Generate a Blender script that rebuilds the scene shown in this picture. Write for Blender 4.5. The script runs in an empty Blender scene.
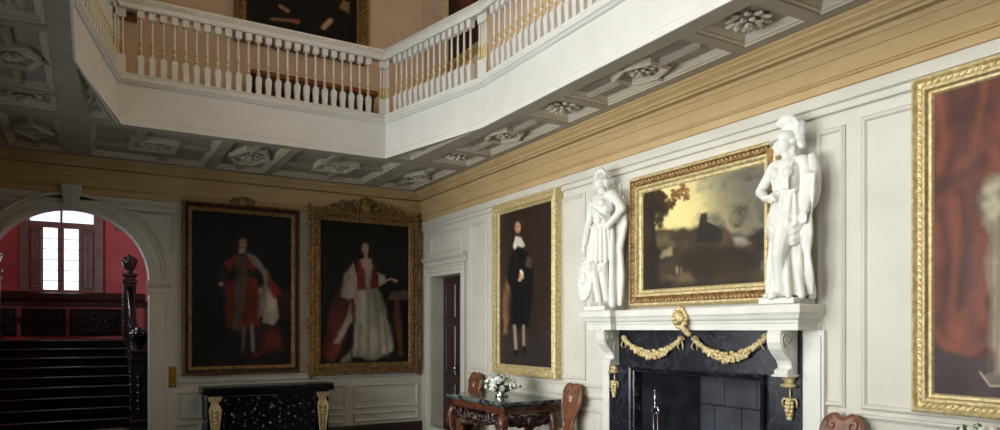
import bpy, bmesh, math, random
import numpy as np
from mathutils import Vector, Matrix

random.seed(7)
C = bpy.context.scene.collection
scene = bpy.context.scene

# ------------------------------------------------------------------ camera, world, light
EYE = 1.70
F = 700.0                       # focal length in pixels of the 1000 px wide frame
YAW = math.atan(412.0 / F)      # camera turned right of the room's long axis
SN, CS = math.sin(YAW), math.cos(YAW)
XR, XL, YF, YN = 4.72, -1.12, 10.55, -3.2    # room planes
ZC = 3.90                       # underside of gallery ceiling
cam_d = bpy.data.cameras.new('camera')
cam_d.sensor_width = 36.0
cam_d.lens = 36.0 * F / 1000.0
cam_d.shift_y = (329.0 - 215.0) / 1000.0
cam_d.clip_start = 0.05
cam = bpy.data.objects.new('camera', cam_d)
C.objects.link(cam)
cam.location = (0, 0, EYE)
cam.rotation_euler = (math.pi / 2, 0, -YAW)
scene.camera = cam

w = bpy.data.worlds.new('daylight')
scene.world = w
w.use_nodes = True
bg = w.node_tree.nodes['Background']
bg.inputs['Color'].default_value = (0.86, 0.93, 1.0, 1)
bg.inputs['Strength'].default_value = 1.9

vs = scene.view_settings
vs.view_transform = 'Standard'
vs.look = 'None'
vs.gamma = 1.0
vs.use_curve_mapping = False
vs.exposure = 0.0

UP_Y = [-1.8, 0.4, 2.6, 4.8]
WIN_Y = [2.5, 4.4, 6.2, 8.0]   # windows in the left wall, two storeys
SPREAD = 115
def window_light(y, z, h, watts):
    l = bpy.data.lights.new('window_daylight', 'AREA')
    l.shape = 'RECTANGLE'
    l.size = 1.25
    l.size_y = h
    l.energy = watts
    l.color = (1.0, 0.975, 0.94)
    l.spread = math.radians(84 if z < 4 else 150)
    o = bpy.data.objects.new('window_daylight', l)
    C.objects.link(o)
    o.location = (XL - 0.42, y, z)
    o.rotation_euler = (0, -math.pi / 2, 0)
    o.rotation_euler = Vector((1, 0, 0)).to_track_quat('-Z', 'Y').to_euler()
LOW_W, UP_W = 45, 118
for _y in WIN_Y:
    window_light(_y, 1.75, 2.3, LOW_W)
for _y in UP_Y:
    window_light(_y, 6.0, 2.2, UP_W)
def stair_light(loc, look, sx_, sy_, watts, spread=180):      # daylight at the two windows of the stair hall
    l = bpy.data.lights.new('stair_window_daylight', 'AREA'); l.shape = 'RECTANGLE'; l.size = sx_; l.size_y = sy_
    l.energy = watts; l.color = (0.93, 0.96, 1.0); l.spread = math.radians(spread)
    o = bpy.data.objects.new('stair_window_daylight', l); C.objects.link(o); o.location = loc
    o.rotation_euler = Vector(look).to_track_quat('-Z', 'Z' if abs(look[2]) < .5 else 'Y').to_euler()
stair_light((-0.25, 18.9, 3.6), (0, -1, 0), 1.7, 2.0, 60)
stair_light((-3.1, 14.3, 3.6), (1, 0, 0), 1.6, 2.2, 200, 120)

# ------------------------------------------------------------------ picture <-> place
def ray(px, py):
    a = (px - 500.0) / F
    return Vector((SN + a * CS, CS - a * SN, (329.0 - py) / F))
def on_x(px, py, x):
    r = ray(px, py); t = x / r.x
    return Vector((x, r.y * t, EYE + r.z * t))
def on_y(px, py, y):
    r = ray(px, py); t = y / r.y
    return Vector((r.x * t, y, EYE + r.z * t))
def to_px(X, Y, Z):
    d = X * SN + Y * CS
    return 500 + F * (X * CS - Y * SN) / d, 329 - F * (Z - EYE) / d

# ------------------------------------------------------------------ materials
def lin(c):
    c = c / 255.0
    return c / 12.92 if c <= 0.04045 else ((c + 0.055) / 1.055) ** 2.4
def rgb(r, g, b):
    return (lin(r), lin(g), lin(b), 1)
def pmat(name, c1, c2=None, rough=0.5, metal=0.0, scale=8.0, bump=0.0, bscale=None, spec=0.5, stretch=None, detail=4, lo=0.35, hi=0.65):
    m = bpy.data.materials.new(name); m.use_nodes = True
    nt = m.node_tree; n = nt.nodes; b = n['Principled BSDF']
    b.inputs['Roughness'].default_value = rough
    b.inputs['Metallic'].default_value = metal
    b.inputs['Specular IOR Level'].default_value = spec
    tc = n.new('ShaderNodeTexCoord')
    mp = n.new('ShaderNodeMapping')
    nt.links.new(tc.outputs['Object'], mp.inputs['Vector'])
    if stretch: mp.inputs['Scale'].default_value = stretch
    nz = n.new('ShaderNodeTexNoise')
    nz.inputs['Scale'].default_value = scale
    nz.inputs['Detail'].default_value = detail
    nt.links.new(mp.outputs['Vector'], nz.inputs['Vector'])
    cr = n.new('ShaderNodeValToRGB')
    cr.color_ramp.elements[0].position = lo; cr.color_ramp.elements[1].position = hi
    cr.color_ramp.elements[0].color = rgb(*c1)
    cr.color_ramp.elements[1].color = rgb(*(c2 or c1))
    nt.links.new(nz.outputs['Fac'], cr.inputs['Fac'])
    nt.links.new(cr.outputs['Color'], b.inputs['Base Color'])
    if bump:
        nb = n.new('ShaderNodeTexNoise')
        nb.inputs['Scale'].default_value = bscale or scale * 4
        nb.inputs['Detail'].default_value = 5
        nt.links.new(mp.outputs['Vector'], nb.inputs['Vector'])
        bp = n.new('ShaderNodeBump')
        bp.inputs['Strength'].default_value = bump
        bp.inputs['Distance'].default_value = 0.02
        nt.links.new(nb.outputs['Fac'], bp.inputs['Height'])
        nt.links.new(bp.outputs['Normal'], b.inputs['Normal'])
    return m
def speckle_mat(name, base, spot, scale=30, rough=0.12, thr=0.62):
    m = pmat(name, base, spot, rough=rough, scale=scale, lo=thr, hi=thr + 0.08, detail=6)
    return m
def marble_vein(name, base, vein, scale=3.0, rough=0.25, width=0.02):
    m = bpy.data.materials.new(name); m.use_nodes = True
    nt = m.node_tree; n = nt.nodes; b = n['Principled BSDF']
    b.inputs['Roughness'].default_value = rough
    tc = n.new('ShaderNodeTexCoord')
    nz = n.new('ShaderNodeTexNoise'); nz.inputs['Scale'].default_value = scale; nz.inputs['Detail'].default_value = 8
    nz.inputs['Distortion'].default_value = 1.2
    nt.links.new(tc.outputs['Object'], nz.inputs['Vector'])
    cr = n.new('ShaderNodeValToRGB'); e = cr.color_ramp.elements
    e[0].position = 0.5 - width * 2; e[0].color = rgb(*base)
    e[1].position = 0.5 + width * 2; e[1].color = rgb(*base)
    k = e.new(0.5); k.color = rgb(*vein)
    nt.links.new(nz.outputs['Fac'], cr.inputs['Fac'])
    nt.links.new(cr.outputs['Color'], b.inputs['Base Color'])
    return m

MT = {}
MT['wall'] = pmat('painted panelling', (202, 198, 186), (210, 206, 195), rough=0.55, scale=2.5, bump=0.03, bscale=30)
MT['buff'] = pmat('buff cornice', (190, 161, 114), (198, 171, 126), rough=0.6, scale=3, bump=0.03, bscale=30)  # cornice and frieze in a buff tone, darker than the panelling
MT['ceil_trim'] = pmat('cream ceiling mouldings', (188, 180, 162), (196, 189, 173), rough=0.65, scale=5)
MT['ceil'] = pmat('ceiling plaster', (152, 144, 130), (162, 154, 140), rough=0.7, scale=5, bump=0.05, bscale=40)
MT['white'] = pmat('white gloss paint', (216, 215, 209), (223, 222, 217), rough=0.4, scale=3)
MT['upper'] = pmat('upper gallery wall paint', (228, 203, 174), (234, 210, 182), rough=0.75, scale=2, bump=0.04, bscale=20)
MT['gilt'] = pmat('gilding', (190, 168, 114), (226, 210, 166), rough=0.42, metal=0.4, scale=30, bump=0.25, bscale=120)
MT['gilt_old'] = pmat('aged gilding', (112, 82, 50), (176, 140, 90), rough=0.4, metal=0.5, scale=25, bump=0.3, bscale=110)
MT['statue'] = pmat('white statuary marble', (222, 220, 213), (230, 228, 222), rough=0.5, scale=6, bump=0.04, bscale=60)
MT['mantel'] = pmat('white marble', (214, 212, 203), (224, 222, 215), rough=0.35, scale=4)
MT['blackm'] = marble_vein('black marble', (22, 24, 32), (44, 47, 58), scale=2.6, rough=0.25, width=0.02)
MT['speck'] = speckle_mat('speckled black marble', (8, 9, 14), (150, 160, 195), scale=22, rough=0.15, thr=0.63)
MT['black'] = pmat('black lacquered wood', (6, 6, 7), (12, 11, 12), rough=0.16, scale=10)
MT['oak'] = pmat('dark carved oak', (16, 12, 11), (34, 26, 22), rough=0.28, scale=12, bump=0.2, bscale=40)
MT['door'] = pmat('dark polished door', (44, 28, 26), (60, 40, 36), rough=0.35, scale=6, stretch=(6, 6, 0.6))
MT['mahog'] = pmat('carved mahogany', (58, 31, 21), (104, 58, 37), rough=0.28, scale=9, stretch=(1, 1, 3), bump=0.1)
MT['mahog_dark'] = pmat('dark carved mahogany', (30, 18, 16), (64, 36, 28), rough=0.3, scale=14, bump=0.3, bscale=50)
MT['chair'] = pmat('hall chair wood', (96, 58, 38), (134, 88, 60), rough=0.3, scale=7, stretch=(3, 3, 0.7))
MT['greenm'] = marble_vein('grey green marble', (44, 52, 52), (104, 114, 110), scale=5, rough=0.12, width=0.05)
MT['stone'] = pmat('hearth stone', (96, 94, 96), (128, 126, 128), rough=0.8, scale=6, bump=0.3, bscale=20)
MT['soot'] = pmat('sooty slate', (36, 38, 47), (54, 57, 67), rough=0.6, scale=5, bump=0.4, bscale=14)
MT['red'] = pmat('red stair hall paint', (172, 84, 88), (186, 96, 98), rough=0.7, scale=2)
MT['steel'] = pmat('polished steel', (190, 192, 198), rough=0.22, metal=1.0)
MT['silver'] = pmat('silver', (214, 214, 210), rough=0.25, metal=1.0)
MT['brass'] = pmat('brass', (176, 132, 62), (214, 172, 92), rough=0.32, metal=0.9, scale=40)
MT['leaf'] = pmat('leaf green', (52, 78, 40), (92, 116, 66), rough=0.55, scale=20)
MT['petal'] = pmat('white petals', (238, 240, 232), (250, 250, 246), rough=0.6, scale=20)
MT['cushion'] = pmat('red brown leather', (128, 66, 48), (146, 80, 58), rough=0.5, scale=8)
MT['winframe'] = pmat('window joinery', (120, 108, 104), (138, 124, 118), rough=0.5, scale=6)
MT['enamel'] = pmat('painted crest', (190, 176, 140), (150, 120, 80), rough=0.5, scale=60)
def glass_mat():
    m = bpy.data.materials.new('window glass'); m.use_nodes = True
    nt = m.node_tree; n = nt.nodes; out = n['Material Output']; n.remove(n['Principled BSDF'])
    t = n.new('ShaderNodeBsdfTransparent'); t.inputs['Color'].default_value = (0.96, 0.98, 0.98, 1)
    g = n.new('ShaderNodeBsdfGlossy'); g.inputs['Roughness'].default_value = 0.03
    mx = n.new('ShaderNodeMixShader'); mx.inputs['Fac'].default_value = 0.06
    nt.links.new(t.outputs[0], mx.inputs[1]); nt.links.new(g.outputs[0], mx.inputs[2])
    nt.links.new(mx.outputs[0], out.inputs['Surface'])
    return m
MT['glass'] = glass_mat()
def checker_mat():
    m = pmat('black and white marble floor', (190, 184, 172), (205, 200, 188), rough=0.25, scale=3)
    nt = m.node_tree; n = nt.nodes; b = n['Principled BSDF']
    ch = n.new('ShaderNodeTexChecker'); ch.inputs['Scale'].default_value = 1.9
    ch.inputs['Color1'].default_value = rgb(96, 90, 82); ch.inputs['Color2'].default_value = rgb(34, 32, 32)
    tc = n.new('ShaderNodeTexCoord'); nt.links.new(tc.outputs['Object'], ch.inputs['Vector'])
    nt.links.new(ch.outputs['Color'], b.inputs['Base Color'])
    return m
MT['floor'] = checker_mat()
def canvas_mat():
    m = bpy.data.materials.new('oil paint on canvas'); m.use_nodes = True
    nt = m.node_tree; n = nt.nodes; b = n['Principled BSDF']
    a = n.new('ShaderNodeAttribute'); a.attribute_name = 'paint'
    nt.links.new(a.outputs['Color'], b.inputs['Base Color'])
    b.inputs['Roughness'].default_value = 0.5
    b.inputs['Specular IOR Level'].default_value = 0.25
    return m
MT['canvas'] = canvas_mat()

# ------------------------------------------------------------------ mesh helpers
def offset_poly(pts, d):
    """inset a polygon (either winding) by d with mitred corners"""
    n = len(pts)
    area = sum(pts[i][0] * pts[(i + 1) % n][1] - pts[(i + 1) % n][0] * pts[i][1] for i in range(n))
    s = 1 if area > 0 else -1
    res = []
    for i in range(n):
        p0 = Vector(pts[i - 1]); p1 = Vector(pts[i]); p2 = Vector(pts[(i + 1) % n])
        e1 = (p1 - p0).normalized(); e2 = (p2 - p1).normalized()
        n1 = Vector((-e1.y, e1.x)) * s; n2 = Vector((-e2.y, e2.x)) * s
        k = 1 + n1.dot(n2)
        res.append(tuple(p1 + (n1 + n2) * (d / max(k, 0.15))))
    return res
class MB:
    def __init__(s): s.v = []; s.f = []
    def add(s, vs, fs):
        o = len(s.v); s.v.extend([tuple(q) for q in vs]); s.f.extend([tuple(i + o for i in f) for f in fs])
    def box(s, x0, x1, y0, y1, z0, z1):
        x0, x1 = sorted((x0, x1)); y0, y1 = sorted((y0, y1)); z0, z1 = sorted((z0, z1))
        s.add([(x0, y0, z0), (x1, y0, z0), (x1, y1, z0), (x0, y1, z0), (x0, y0, z1), (x1, y0, z1), (x1, y1, z1), (x0, y1, z1)],
              [(3, 2, 1, 0), (4, 5, 6, 7), (0, 1, 5, 4), (1, 2, 6, 5), (2, 3, 7, 6), (3, 0, 4, 7)])
        return s
    def rings(s, rings, close_u=True, cap0=False, cap1=False):
        n = len(rings[0]); vs = [q for r in rings for q in r]; fs = []
        for i in range(len(rings) - 1):
            for j in range(n if close_u else n - 1):
                k = (j + 1) % n
                fs.append((i * n + j, i * n + k, (i + 1) * n + k, (i + 1) * n + j))
        if cap0: fs.append(tuple(reversed(range(n))))
        if cap1: fs.append(tuple(range((len(rings) - 1) * n, len(rings) * n)))
        s.add(vs, fs); return s
    def prism(s, poly, fn, a, b):
        """poly of (u,v); fn(u,v,h)->xyz; between h=a and h=b"""
        return s.rings([[fn(u, v, a) for u, v in poly], [fn(u, v, b) for u, v in poly]], cap0=True, cap1=True)
    def frame(s, poly, fn, prof, cap_in=False, cap_out=False):
        """mitred moulding round a polygon: prof = [(inset, height)...]"""
        return s.rings([[fn(u, v, h) for u, v in offset_poly(poly, d)] for d, h in prof], cap0=cap_out, cap1=cap_in)
    def tube(s, pts, r, n=8, cap=True, up=None):
        pts = [Vector(p) for p in pts]
        rs = r if hasattr(r, '__len__') else [r] * len(pts)
        rings = []; nrm = None
        for i, p in enumerate(pts):
            t = (pts[min(i + 1, len(pts) - 1)] - pts[max(i - 1, 0)]).normalized()
            if nrm is None:
                a = Vector((0, 0, 1)) if abs(t.z) < 0.9 else Vector((1, 0, 0))
                nrm = t.cross(a).normalized()
            nrm = (nrm - t * nrm.dot(t)).normalized()
            b = t.cross(nrm)
            rings.append([p + (nrm * math.cos(2 * math.pi * k / n) + b * math.sin(2 * math.pi * k / n)) * rs[i] for k in range(n)])
        return s.rings(rings, cap0=cap, cap1=cap)
    def lathe(s, prof, c=(0, 0, 0), n=16, axis='z', sx=1.0, sy=1.0):
        rings = []
        for r, z in prof:
            ring = []
            for k in range(n):
                a = 2 * math.pi * k / n; x, y = r * math.cos(a) * sx, r * math.sin(a) * sy
                if axis == 'z': q = (c[0] + x, c[1] + y, c[2] + z)
                elif axis == 'x': q = (c[0] + z, c[1] + x, c[2] + y)
                else: q = (c[0] + x, c[1] + z, c[2] + y)
                ring.append(q)
            rings.append(ring)
        return s.rings(rings, cap0=True, cap1=True)
    def square_lathe(s, prof, c=(0, 0, 0), rot=0.0):
        rings = []
        for r, z in prof:
            rings.append([(c[0] + r * math.sqrt(2) * math.cos(rot + math.pi / 4 + k * math.pi / 2), c[1] + r * math.sqrt(2) * math.sin(rot + math.pi / 4 + k * math.pi / 2), c[2] + z) for k in range(4)])
        return s.rings(rings, cap0=True, cap1=True)
    def ell(s, c, r, R=None, n=8, m=5):
        c = Vector(c); r = r if hasattr(r, '__len__') else (r, r, r)
        vs = []; fs = []
        for i in range(m + 1):
            th = math.pi * i / m
            for k in range(n):
                a = 2 * math.pi * k / n
                q = Vector((r[0] * math.sin(th) * math.cos(a), r[1] * math.sin(th) * math.sin(a), r[2] * math.cos(th)))
                vs.append(c + (R @ q if R is not None else q))
        for i in range(m):
            for k in range(n):
                k2 = (k + 1) % n
                if i == 0: fs.append((0, n + k, n + k2))
                elif i == m - 1: fs.append((i * n + k, m * n, i * n + k2))
                else: fs.append((i * n + k, (i + 1) * n + k, (i + 1) * n + k2, i * n + k2))
        s.add(vs, fs); return s
    def cap(s, p0, p1, r0, r1=None, n=10):
        """tapered capsule"""
        p0 = Vector(p0); p1 = Vector(p1); r1 = r0 if r1 is None else r1
        t = p1 - p0
        if t.length < 1e-5: return s.ell(p0, r0, n=n)
        t.normalize(); pts = []; rs = []
        for a in (0.08, 0.6, 1.0): pts.append(p0 - t * r0 * math.cos(a * math.pi / 2)); rs.append(max(r0 * math.sin(a * math.pi / 2), 1e-4))
        for a in (1.0, 0.6, 0.08): pts.append(p1 + t * r1 * math.cos(a * math.pi / 2)); rs.append(max(r1 * math.sin(a * math.pi / 2), 1e-4))
        return s.tube(pts, rs, n)
    def chain(s, pts, rs, n=10):
        for i in range(len(pts) - 1): s.cap(pts[i], pts[i + 1], rs[i], rs[i + 1], n)
        return s
    def build(s, name, mat, parent=None, smooth=False, bevel=0.0, loc=None):
        me = bpy.data.meshes.new(name)
        off = Vector(loc) if loc is not None else Vector((0, 0, 0))
        tot = Vector(off); p = parent
        while p is not None: tot += p.location; p = p.parent
        me.from_pydata([(x - tot.x, y - tot.y, z - tot.z) for x, y, z in s.v], [], s.f)
        bm = bmesh.new(); bm.from_mesh(me)
        bmesh.ops.remove_doubles(bm, verts=bm.verts, dist=1e-6)
        bmesh.ops.recalc_face_normals(bm, faces=bm.faces)
        if smooth:
            for f in bm.faces: f.smooth = True
            if smooth == 'auto':
                for e in bm.edges:
                    if len(e.link_faces) == 2 and e.calc_face_angle(0) > 0.6: e.smooth = False
        bm.to_mesh(me); bm.free()
        me.materials.append(MT[mat] if isinstance(mat, str) else mat)
        o = bpy.data.objects.new(name, me)
        C.objects.link(o); o.parent = parent; o.location = off
        if name in ('carving', 'carved_beading', 'back_carving', 'carved_foliage', 'side_scrolls', 'bell_flowers', 'knee_carving'): o['kind'] = 'stuff'
        if bevel:
            b = o.modifiers.new('bevel', 'BEVEL'); b.width = bevel; b.segments = 2; b.limit_method = 'ANGLE'
        return o
def tag(o, label=None, cat=None, group=None, kind=None):
    if label: o['label'] = label
    if cat: o['category'] = cat
    if group: o['group'] = group
    if kind: o['kind'] = kind
    return o
def thing(name, loc, label, cat, group=None):
    o = bpy.data.objects.new(name, None); C.objects.link(o); o.location = loc
    o.empty_display_size = 0.1
    return tag(o, label, cat, group)
def put(src, loc, parent):
    o = src.copy(); C.objects.link(o); o.parent = parent; o.location = loc; return o
def copy_tree(o, parent=None):
    c = o.copy(); C.objects.link(c); c.parent = parent
    for ch in list(o.children): copy_tree(ch, c)
    return c
fR = lambda u, v, h: (XR - h, u, v)          # right wall: u=Y, v=Z, h out of wall
fF = lambda u, v, h: (u, YF - h, v)          # far wall: u=X, v=Z
fL = lambda u, v, h: (XL + h, u, v)
fC = lambda u, v, h: (u, v, ZC - h)          # ceiling, h downward
def rect(u0, u1, v0, v1): return [(u0, v0), (u1, v0), (u1, v1), (u0, v1)]
def wall_holes(b, fn, u0, u1, v0, v1, holes, t):
    us = sorted({u0, u1, *[h[0] for h in holes], *[h[1] for h in holes]})
    vv = sorted({v0, v1, *[h[2] for h in holes], *[h[3] for h in holes]})
    for i in range(len(us) - 1):
        run = None
        for j in range(len(vv) - 1):
            cu, cv = (us[i] + us[i + 1]) / 2, (vv[j] + vv[j + 1]) / 2
            hole = any(h[0] < cu < h[1] and h[2] < cv < h[3] for h in holes)
            if not hole: b.prism(rect(us[i], us[i + 1], vv[j], vv[j + 1]), fn, 0, -t)
    return b
def run_mould(b, path, prof, closed=False):
    """sweep a profile of (out, z) along a plan path of (x,y); 'out' goes to the left-hand normal"""
    n = len(path); rings = []
    pts = [Vector(p) for p in path]
    for i in range(n):
        if closed or 0 < i < n - 1:
            e1 = (pts[i] - pts[i - 1]).normalized(); e2 = (pts[(i + 1) % n] - pts[i]).normalized()
        elif i == 0: e1 = e2 = (pts[1] - pts[0]).normalized()
        else: e1 = e2 = (pts[-1] - pts[-2]).normalized()
        n1 = Vector((-e1.y, e1.x)); n2 = Vector((-e2.y, e2.x)); nn = (n1 + n2) / max(1 + n1.dot(n2), 0.2)
        rings.append([(pts[i].x + nn.x * o, pts[i].y + nn.y * o, z) for o, z in prof])
    if closed: rings.append(rings[0])
    return b.rings(rings, close_u=True, cap0=not closed, cap1=not closed)
def panel_on(fn, u0, u1, v0, v1, parent, mat='wall', name='panel', raised=True):
    """framed wainscot panel: bolection moulding with a fielded board inside"""
    b = MB()
    prof = [(0, 0), (0.0, 0.012), (0.018, 0.028), (0.032, 0.024), (0.045, 0.006), (0.062, 0.004)]
    if raised: prof += [(0.10, 0.004), (0.125, 0.012)]
    b.frame(rect(u0, u1, v0, v1), fn, prof, cap_in=True, cap_out=True)
    return b.build(name, mat, parent)
# ------------------------------------------------------------------ room shell
ZU = 7.7                                                     # upper ceiling
OX0, OX1, OC0, OC1 = -0.10, 3.72, 0.27, 3.31                 # octagonal opening
OY1, OYc1, OY0, OYc0 = 8.54, 6.70, -1.40, 0.40
OCT = [(OX1, OYc0), (OX1, OYc1), (OC1, OY1), (OC0, OY1), (OX0, OYc1), (OX0, OYc0), (OC0, OY0), (OC1, OY0)]
XM = (OX0 + OX1) / 2
mir = lambda x: 2 * XM - x

MB().box(XL - 0.3, XR + 0.6, YN - 0.3, YF + 0.3, -0.2, 0).build('floor', 'floor')['kind'] = 'structure'

# right wall
dA = on_x(432, 277, XR); dB = on_x(462, 271.4, XR)
DY0, DY1, DZ = dB.y, dA.y, 2.52
fp0 = on_x(764, 374.7, XR - 0.09); fp1 = on_x(629, 365.6, XR - 0.09)
FY0, FY1, FZ = fp0.y, fp1.y, (fp0.z + fp1.z) / 2
HY0, HY1, HZ = FY0 + 0.05, FY1 - 0.05, FZ - 0.05            # hearth opening
b = MB()
wall_holes(b, fR, YN, YF, 0, 4.2, [(DY0, DY1, -1, DZ), (HY0, HY1, -1, HZ)], 0.30)
wr = b.build('wall_right', 'wall'); wr['kind'] = 'structure'
MB().box(XR, XR + 0.3, YN, YF + 0.3, 4.2, ZU).build('wall_upper_right', 'upper')['kind'] = 'structure'
CROWN = [(0, 3.905), (.19, 3.905), (.19, 3.885), (.165, 3.872), (.16, 3.86), (.115, 3.838), (.10, 3.815), (.075, 3.81), (.07, 3.792), (.02, 3.786), (.02, 3.772),
         (.06, 3.768), (.055, 3.735), (.045, 3.73), (.04, 3.665), (.028, 3.66), (.028, 3.545), (.05, 3.525), (.055, 3.51), (.04, 3.505), (.04, 3.445), (.02, 3.435), (0, 3.435)]
BED = [(0, 3.436), (.03, 3.436), (.03, 3.37), (.052, 3.36), (.05, 3.345), (.026, 3.335), (.026, 3.305), (.034, 3.30), (.03, 3.285), (0, 3.28)]
DADO = [(0, 1.10), (.035, 1.10), (.04, 1.085), (.022, 1.06), (.015, 1.0), (.03, .985), (.028, .965), (.012, .94), (0, .935)]
BASE = [(0, 0.0), (.03, 0.0), (.03, .16), (.015, .19), (0, .2)]
def mould(parent, path, prof, name, mat): return run_mould(MB(), path, prof).build(name, mat, parent)
mould(wr, [(XR, YN), (XR, YF)], CROWN, 'cornice', 'buff')
mould(wr, [(XR, YN), (XR, YF)], BED, 'frieze_moulding', 'wall')
FP_OUT0, FP_OUT1 = 3.06, 5.72
for a, c in ((YN, FP_OUT0), (FP_OUT1, DY0 - 0.17)):
    mould(wr, [(XR, a), (XR, c)], DADO, 'dado_rail', 'wall')
    run_mould(MB(), [(XR, a), (XR, c)], BASE).build('baseboard_right', 'door')['kind'] = 'structure'
def py_(px, x=XR): return on_x(px, 300, x).y
ZP0, ZP1 = 1.13, 3.20
# upright panels along the right wall (far to near)
panel_on(fR, DY0 - 0.03, DY1 + 0.02, 2.86, 3.20, wr)
panel_on(fR, py_(488), py_(471), ZP0, ZP1, wr, raised=False)
panel_on(fR, py_(553), py_(497), ZP0, ZP1, wr, raised=False)
panel_on(fR, py_(586), py_(562), ZP0, ZP1, wr, raised=False)
panel_on(fR, py_(622), py_(592), 1.95, ZP1, wr, raised=False)
panel_on(fR, py_(846), py_(817), ZP0, ZP1 - 0.02, wr, raised=False)
panel_on(fR, 0.55, py_(862), ZP0, ZP1, wr, raised=False)
panel_on(fR, -1.2, 0.35, ZP0, ZP1, wr)
# dado panels
for a, c in ((0.6, 1.7), (1.85, 2.9), (5.85, 6.4), (6.55, 7.6), (7.75, 8.55)):
    panel_on(fR, a, c, 0.28, 0.84, wr)
# door, architrave and overdoor
b = MB()
oo = 0.16
b.frame([(DY0 - oo, -0.0), (DY1 + oo, -0.0), (DY1 + oo, DZ + oo), (DY0 - oo, DZ + oo)], fR,
        [(0, 0), (0, .05), (.03, .06), (.05, .045), (.09, .045), (.10, .03), (.155, .03), (.16, 0.0)])
b.build('architrave', 'wall', wr)
b = MB()
run_mould(b, [(XR, DY0 - oo - 0.03), (XR, min(DY1 + oo + 0.03, YF))], [(0, DZ + .17), (.04, DZ + .17), (.045, DZ + .22), (.08, DZ + .25), (.10, DZ + .26), (.10, DZ + .29), (0, DZ + .30)])
b.build('overdoor_cornice', 'wall', wr)
b = MB()
XD = XR + 0.20
b.box(XD, XD + 0.05, DY0, DY1, 0, DZ)
door = b.build('door_1', 'door'); door['kind'] = 'structure'
fD = lambda u, v, h: (XD - h, u, v)
for (v0, v1) in ((0.15, 0.85), (0.98, 1.75), (1.88, 2.4)):
    for (u0, u1) in ((DY0 + 0.1, (DY0 + DY1) / 2 - 0.05), ((DY0 + DY1) / 2 + 0.05, DY1 - 0.1)):
        panel_on(fD, u0, u1, v0, v1, door, 'door', 'door_panel')
k = on_x(455, 368, XD - 0.05)
MB().lathe([(.012, 0), (.012, -.03), (.03, -.04), (.034, -.055), (.02, -.075), (.0, -.078)], (XD, k.y, k.z), 14, 'x').build('door_knob', 'silver', door, smooth=True)

# far wall with the staircase arch
AC, AR, AZ = -0.185, 0.90, 2.36
b = MB()
wall_holes(b, fF, XL, XR + 0.3, 0, 4.2, [(AC - AR, AC + AR, -1, AZ + AR)], 0.30)
NA = 32
arc = [(AC + AR * math.cos(math.pi * i / NA), AZ + AR * math.sin(math.pi * i / NA)) for i in range(NA + 1)]
for i in range(NA):
    (u0, v0), (u1, v1) = arc[i], arc[i + 1]
    b.prism([(u0, v0), (u1, v1), (u1, AZ + AR), (u0, AZ + AR)], fF, 0, -0.30)
wf = b.build('wall_far', 'wall'); wf['kind'] = 'structure'
MB().box(XL - 0.3, XR + 0.3, YF, YF + 0.3, 4.2, ZU).build('wall_upper_far', 'upper')['kind'] = 'structure'
mould(wf, [(XR, YF), (XL, YF)], CROWN, 'cornice', 'buff')
mould(wf, [(XR, YF), (XL, YF)], BED, 'frieze_moulding', 'wall')
mould(wf, [(XR, YF), (on_y(177.5, 380, YF).x, YF)], DADO, 'dado_rail', 'wall')
run_mould(MB(), [(XR, YF), (AC + AR + 0.24, YF)], BASE).build('baseboard_far', 'door')['kind'] = 'structure'
# archivolt
def arc_ring(r, h): return [fF(AC + r * math.cos(math.pi * i / 40), AZ + r * math.sin(math.pi * i / 40), h) for i in range(41)]
b = MB()
b.rings([arc_ring(r, h) for r, h in ((AR, 0), (AR, .04), (AR + .02, .05), (AR + .07, .045), (AR + .08, .03), (AR + .15, .03), (AR + .165, .055), (AR + .19, .06), (AR + .205, .03), (AR + .205, 0))], close_u=False)
b.build('archivolt', 'wall', wf)
b = MB()
for i, (h0, h1) in enumerate(((.07, .09),)):
    zt = AZ + AR + .28
    b.rings([[fF(AC - .075, AZ + AR - .01, h) for h in (0, .08)] + [fF(AC + .075, AZ + AR - .01, h) for h in (.08, 0)],
             [fF(AC - .12, zt, h) for h in (0, .12)] + [fF(AC + .12, zt, h) for h in (.12, 0)]], cap0=True, cap1=True)
for k in range(5):
    u = -.066 + .033 * k
    b.tube([fF(AC + u * .8, AZ + AR, .085), fF(AC + u * 1.5, AZ + AR + .27, .125)], .011, 6)
b.build('keystone', 'wall', wf)
# impost and pier mouldings
for side in (1,):
    uc0, uc1 = AC + AR - .03, AC + AR + .25
    b = MB()
    run_mould(b, [(uc1, YF), (uc0, YF)], [(0, 2.16), (.03, 2.16), (.035, 2.19), (.02, 2.20), (.02, 2.25), (.05, 2.28), (.075, 2.31), (.08, 2.35), (.06, 2.365), (0, 2.365)])
    b.build('impost', 'wall', wf)
    b = MB()
    b.prism(rect(AC + AR, AC + AR + .19, 0, 2.16), fF, 0, 0.025)
    b.build('pier', 'wall', wf)
# spandrel panel right of the arch
p = lambda a, r: (AC + r * math.cos(a), AZ + r * math.sin(a))
sp = [p(a, AR + .27) for a in np.linspace(0.35, 1.40, 10)]
sp = sp + [(AC + .20, 3.24), (AC + AR + .26, 3.24), (AC + AR + .26, sp[0][1])]
MB().frame(sp, fF, [(0, 0), (0, .012), (.012, .022), (.022, .018), (.032, .004)], cap_in=True, cap_out=True).build('panel', 'wall', wf)
# big panels behind the portraits and dado panels below
def fx(px): return on_y(px, 300, YF).x
panel_on(fF, fx(184), fx(298), 1.15, 3.24, wf)
panel_on(fF, fx(312), fx(419), 1.15, 3.24, wf)
for a, c in ((176, 203), (214, 280), (287, 346), (353, 418)):
    panel_on(fF, fx(a), fx(c), 0.45, 0.84, wf)
    panel_on(fF, fx(a), fx(c), 0.24, 0.40, wf, raised=False)

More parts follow.
